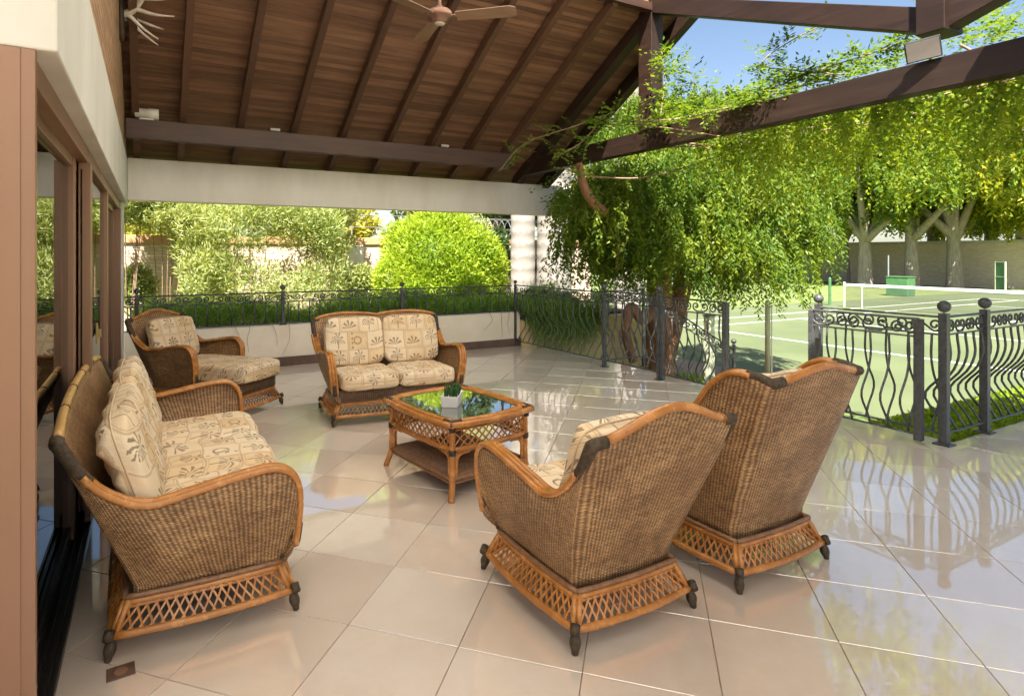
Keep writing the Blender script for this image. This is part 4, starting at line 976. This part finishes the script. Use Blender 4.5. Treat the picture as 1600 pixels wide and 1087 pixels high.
# clipped round bush
bc = Vector((5.12, 10.6, .70)); rb = thing('round_bush', 'large clipped yellow-green dome bush in front of the garden wall', 'bush', (bc.x, bc.y, G))
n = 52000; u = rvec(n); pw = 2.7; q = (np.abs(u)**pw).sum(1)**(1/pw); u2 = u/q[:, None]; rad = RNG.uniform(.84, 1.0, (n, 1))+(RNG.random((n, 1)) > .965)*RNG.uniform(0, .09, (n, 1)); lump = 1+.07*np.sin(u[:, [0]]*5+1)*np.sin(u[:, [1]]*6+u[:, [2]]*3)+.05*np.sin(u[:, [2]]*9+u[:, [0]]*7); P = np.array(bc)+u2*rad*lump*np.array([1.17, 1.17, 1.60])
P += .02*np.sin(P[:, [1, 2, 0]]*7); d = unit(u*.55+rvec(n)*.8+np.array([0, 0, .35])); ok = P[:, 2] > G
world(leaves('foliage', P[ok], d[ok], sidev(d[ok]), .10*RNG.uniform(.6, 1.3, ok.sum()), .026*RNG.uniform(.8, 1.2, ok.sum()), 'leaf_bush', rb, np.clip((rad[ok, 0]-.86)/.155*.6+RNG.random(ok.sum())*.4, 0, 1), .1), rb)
mb = MB(); limb(mb, [Vector((bc.x, bc.y, G-.1)), Vector((bc.x, bc.y, .6)), Vector((bc.x, bc.y, 1.2))], .12, .05); world(mb.build('stem', 'stem', rb), rb)
n = 4000; u = rvec(n)
core = MB(); prof = [(.90*max(1e-3, 1-abs(z)**2.7)**(1/2.7), .7+z*1.36) for z in [-.95+1.9*i/18 for i in range(19)]]; core.lathe(prof, (bc.x, bc.y, 0), 20); o = core.build('twig_core', 'leaf_bush', rb, smooth=True); world(o, rb)

# oleander shrubs
for k, (x, y, rx, zc, rz, lab) in enumerate(((-.35, 12.0, .75, 2.6, .6, 'oleander shrub overhanging the wall by the doors, leftmost of the row'), (.95, 11.7, .7, 1.5, 1.1, 'oleander shrub just right of the wall lantern'), (1.75, 11.4, .9, 1.5, 1.3, 'tall oleander shrub behind the chaise and first railing post'), (2.75, 11.6, .9, 1.55, 1.2, 'oleander shrub behind the left half of the loveseat railing'), (.25, 12.2, .75, 2.35, .55, 'oleander shrub whose top hangs over the wall above the lantern'), (3.5, 12.2, .6, 2.1, .7, 'thin oleander shrub nearest the round bush'))):
    ol = thing('oleander_shrub', lab, 'shrub', (x, y, G), group='oleander shrubs along the garden wall')
    bl = [(x+random.uniform(-.5, .5)*rx, y+random.uniform(-.5, .5)*rx, zc+random.uniform(-.7, .7)*rz, rx*random.uniform(.35, .6), rx*random.uniform(.35, .6), rz*random.uniform(.28, .45)) for _ in range(13)]
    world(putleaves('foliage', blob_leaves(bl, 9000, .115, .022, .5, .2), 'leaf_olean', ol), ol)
    mb = MB()
    for j in range(6): b = bl[j]; limb(mb, [Vector((x+random.uniform(-.15, .15), y, G-.1)), Vector((x*.5+b[0]*.5, y*.5+b[1]*.5, (G+b[2])*.5)), Vector(b[:3])], .014, .006, 5, 4)
    world(mb.build('stem', 'stem', ol), ol)
# low shrubs in front of the wall
for k, (px, py, d, r, lab) in enumerate(((560, 440, 12.8, .5, 'small grey-green shrub between the pier and the round bush'), (205, 450, 13.2, .45, 'small shrub below the wall lantern'), (789, 400, 14.3, .45, 'dark green creeper on the wall behind the palm trunks'), (842, 400, 14.6, .32, 'dark creeper on the wall right of the slim palm trunk'))):
    p = at(px, py, d); p.y = 12.72 if k > 1 else min(p.y, 12.55); ls = thing('low_shrub', lab, 'shrub', (p.x, p.y, G)); dark = k > 1
    bl = [(p.x+random.uniform(-.3, .3), p.y+random.uniform(-.1, .1), p.z+random.uniform(-.5, .4)*(1.3 if dark else .9), r*.6, r*.25, r*.6) for _ in range(7)]
    world(putleaves('foliage', blob_leaves(bl, 3500, .09, .04, .3, .2), 'leaf_dark' if dark else 'leaf_olean', ls), ls)
    mb = MB(); limb(mb, [Vector((p.x, p.y, G-.1)), Vector((p.x, p.y+.05, p.z))], .03, .01); world(mb.build('stem', 'stem', ls), ls)

# palms
m = Mat('palm_bark'); X = m.xyz(m.geopos()); n = m.noise(m.geopos(), 9, 5, .65); rg = (X[2]*22 + n*1.2).sin()
m.set(color=m.mix((n*.8 + rg*.12).ss(.25, .75), (.24, .215, .19), (.37, .335, .30)), rough=.85); m.bump(rg*.5+n*.6, .5, .02); MT['palm_bark'] = m.m
for k, (x, y, r, hgt, lean, lab) in enumerate(((8.06, 12.0, .27, 12.5, 0, 'slim pale palm trunk right of the round bush'), (9.05, 12.1, .40, 13.0, .01, 'thick pale palm trunk covered in creeper, nearest the weeping tree'), (12.0, 12.6, .34, 15, 0, 'pale palm trunk rising behind the king post'))):
    pm = thing('palm_tree', lab, 'palm', (x, y, G), group='palms behind the railing')
    mb = MB(); L_ = 26; mb.tube([(lean*i*hgt/L_, 0, -.1+hgt*i/L_) for i in range(L_+1)], [r*(1.15-.35*i/L_)+.012*(i % 2) for i in range(L_+1)], 16); mb.build('trunk', 'palm_bark', pm, smooth=True)
    P, D, Sd = [], [], []
    for f in range(16):
        a = 2*PI*f/16+random.random()*.3; el = random.uniform(-.1, 1.0); ln_ = 2.6; q = Vector((lean*hgt, 0, hgt-.1)); v = Vector((math.cos(a)*math.cos(el), math.sin(a)*math.cos(el), math.sin(el)))
        for j in range(44):
            v = (v+Vector((0, 0, -.035))).normalized(); q = q+v*ln_/44; sdv = v.cross(Vector((0, 0, 1))).normalized()
            for sg in (-1, 1): P.append(tuple(q)); D.append(tuple((sdv*sg+v*.6+Vector((0, 0, -.25))).normalized()))
    P = np.array(P); D = np.array(D); leaves('fronds', P, D, sidev(D), .5, .035, 'leaf_dark', pm)
    if k == 1:
        n = 500; a = RNG.uniform(PI*1.0, PI*2.05, n); z = RNG.uniform(.9, 8, n); pp_ = np.stack([np.cos(a)*(r*1.1)+.02*z, np.sin(a)*r*1.1, z], 1); pp_ = pp_[(np.sin(z*2.1)+np.sin(a*7+z)) > .1]; d = rvec(len(pp_)); d[:, 2] -= .6; d = unit(d); leaves('creeper', pp_, d, sidev(d), .12, .04, 'leaf_dark', pm)

# trees behind the garden wall and at the far end of the court
def tree(label, x, y, h, r, mat, n, leaf, bark='trunk_grey', grp='', low=.35, zb_=G):
    t = thing('leafy_tree', label, 'tree', (x, y, zb_), group=grp); mb = MB(); limb(mb, [Vector((0, 0, -.3)), Vector((random.uniform(-.2, .2), .1, h*.3)), Vector((random.uniform(-.5, .5), 0, h*.7))], h*.045, h*.012, 9); bl = []
    for k in range(15):
        a = random.uniform(0, 6.28); rr = r*random.uniform(.15, .75); z = h*random.uniform(low, .92); s = r*random.uniform(.28, .48)*(1.15-.4*z/h); c = Vector((math.cos(a)*rr, math.sin(a)*rr, z)); bl.append((c.x, c.y, c.z, s, s, s*.75))
        if k < 7: limb(mb, [Vector((0, 0, h*.28)), c*.5+Vector((0, 0, h*.1)), c], h*.018, h*.004, 6, 4)
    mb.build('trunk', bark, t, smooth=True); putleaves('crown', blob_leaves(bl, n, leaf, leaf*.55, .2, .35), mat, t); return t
for x, y, h, r, mt, lf, lab in ((-4.5, 18, 5.0, 2.8, 'leaf_far', .2, 'green tree behind the garden wall, left of the others'), (.8, 18.5, 4.6, 2.4, 'leaf_yellow', .2, 'yellow-green tree behind the oleanders'), (4.3, 18, 4.6, 2.2, 'leaf_yellow', .18, 'bright tree behind the garden wall above the oleanders'), (8.2, 18.5, 7.0, 2.6, 'leaf_olean', .16, 'grey-green tree behind the round bush'), (11.6, 19, 7.5, 2.8, 'leaf_dark', .22, 'dark tree behind the razor wire and palm trunks'), (15.2, 19, 7.2, 1.9, 'leaf_yellow', .2, 'yellowish tree beyond the palms, seen under the roof edge'), (20, 24, 5, 2.8, 'leaf_far', .26, 'green tree beyond the court corner behind the weeping tree')):
    tree(lab, x, y, h-G, r, mt, 15000, lf, grp='trees behind the garden wall')
def hang_tree(label, x, y, h, r, n, mat, low):
    t = thing('drooping_tree', label, 'tree', (x, y, G), group='far trees along the end wall'); mb = MB()
    limb(mb, [Vector((0, 0, -.3)), Vector((.15, .1, h*.15)), Vector((-.2, 0, h*.32)), Vector((random.uniform(-.6, .6), 0, h*.75))], h*.034, h*.012, 10); bl = []
    for k in range(22):
        a = random.uniform(0, 6.28); rr = r*random.uniform(.1, .85); z = h*random.uniform(low, .95); s_ = r*random.uniform(.2, .36); c = Vector((math.cos(a)*rr, math.sin(a)*rr, z)); bl.append((c.x, c.y, c.z, s_, s_, s_*.6))
        if k < 8: limb(mb, [Vector((0, 0, h*.22)), c*.5+Vector((0, 0, h*.1)), c], h*.022, h*.004, 6, 4)
    mb.build('trunk', 'trunk_grey', t, smooth=True); putleaves('crown', strands(bl, n, 14, .8, 2.6, .1, .34, .15, h*low*.62), mat, t)
for px, d, h, r, mt, low, lab in ((1190, 50, 13.5, 6.5, 'leaf_far', .34, 'far drooping tree behind the right side of the weeping tree'), (1275, 50, 14, 6, 'leaf_right', .40, 'far drooping tree left of the forked trunk beyond the court'), (1352, 43, 15, 6.4, 'leaf_far', .36, 'far drooping tree with pale forked trunk beyond the net'), (1425, 42, 15.5, 6.5, 'leaf_right', .34, 'far drooping tree behind the green cabinet'), (1492, 41, 16, 6.6, 'leaf_far', .36, 'far drooping tree with the thickest pale trunk by the far wall'), (1600, 40, 16.5, 6.8, 'leaf_right', .30, 'far drooping tree at the right edge beyond the green gate'), (1720, 40, 16.5, 6.5, 'leaf_far', .3, 'far drooping tree just outside the right edge'), (1318, 47, 15.5, 6, 'leaf_right', .42, 'far yellow-green tree between the forked trunk and its left neighbour'), (1460, 46, 16.5, 6, 'leaf_right', .42, 'far yellow-green tree between the cabinet and the thickest trunk'), (1550, 45, 17, 6, 'leaf_far', .42, 'far tree directly behind the narrow green gate')):
    p = at(px, 450, d); hang_tree(lab, p.x, p.y, h, r, 2500, mt, low)

# planter ferns and the trailing tuft over its end
n = 22000; P = np.stack([RNG.uniform(-.2, 6.9, n), RNG.uniform(8.24, 8.95, n), RNG.uniform(.44, .74, n)], 1); P[:, 2] += .07*np.sin(P[:, 0]*2.3)+.05*np.sin(P[:, 0]*5.1+1)+.05*np.sin(P[:, 0]*11+P[:, 1]*6); P += .03*np.sin(P[:, [1, 0, 0]]*23)
d = unit(rvec(n)*np.array([1, 1, .5])+np.array([0, -.1, .75])); fe = leaves('planter_fern', P, d, sidev(d), .17*RNG.uniform(.5, 1.3, n), .011, 'leaf_fern', None, None, .05)
tag(fe, 'mass of fine dark green fern foliage filling the low planter', 'fern', kind='stuff')
n = 700; per = 26; A = np.stack([RNG.uniform(5.38, 6.95, n), RNG.uniform(7.86, 8.1, n), RNG.uniform(.45, .78, n)], 1); A[:, 2] *= 1; Ls = RNG.uniform(.2, .85, n)*np.clip(1.25-np.abs(A[:, 0]-6.1)*.75, .3, 1)
k = np.tile(np.arange(per)/per, (n, 1)); s = k*Ls[:, None]; P = A[:, None, :]+np.stack([np.zeros_like(s)+.05*s, -.30*np.sqrt(s), -s+.15*np.sqrt(s)], 2)+RNG.normal(0, .012, (n, per, 3)); P = P.reshape(-1, 3); d = unit(rvec(len(P))*.8+np.array([0, -.2, -.6]))
tf = leaves('trailing_fern', P, d, sidev(d), .075*RNG.uniform(.6, 1.3, len(P)), .009, 'leaf_fern', None, None, .05); tag(tf, 'trailing fern hanging down over the planter end behind the bellied railing', 'fern')
for lab, xs_ in (('bare trailing stems on the cream planter wall left of the loveseat', (.95, 1.12, 1.42, 1.62)), ('bare trailing stems on the cream planter wall by the corner post', (4.75, 4.95, 5.1))):
    ts = thing('creeper_vine', lab, 'vine', (xs_[0], 8.05, .55))
    for x in xs_:
        mb = MB(); L_ = random.uniform(.18, .42); limb(mb, [Vector((x-xs_[0], .03, .03)), Vector((x-xs_[0]+.03, -.02, -.02)), Vector((x-xs_[0]+random.uniform(-.08, .08), -.02, -L_*.5)), Vector((x-xs_[0]+random.uniform(-.1, .1), -.012, -L_))], .004, .002, 4); mb.build('stem', 'stem', ts)
# ground cover along the terrace edge
struct(MB().box(5.9, 9.4, 2.42, 3.15, G-.2, -.22).build('flower_bed', 'soil'))
n = 26000; P = np.stack([RNG.uniform(5.92, 9.3, n), RNG.uniform(2.45, 3.12, n), RNG.uniform(-.23, -.10, n)], 1); d = unit(rvec(n)+np.array([0, 0, .7]))
gc = leaves('ground_cover', P, d, sidev(d), .05, .028, 'leaf_bush', None); tag(gc, 'bright green low ground cover along the terrace edge', 'ground cover', kind='stuff')
n = 14000; P = np.stack([RNG.uniform(5.9, 9.1, n), RNG.uniform(6.2, 7.9, n), np.full(n, G)+RNG.uniform(0, .12, n)], 1); d = unit(rvec(n)*.7+np.array([0, 0, 1])); gr = leaves('grass_tufts', P, d, sidev(d), .11, .012, 'leaf_bush', None); tag(gr, 'grass around the foot of the weeping tree', 'grass', kind='stuff')
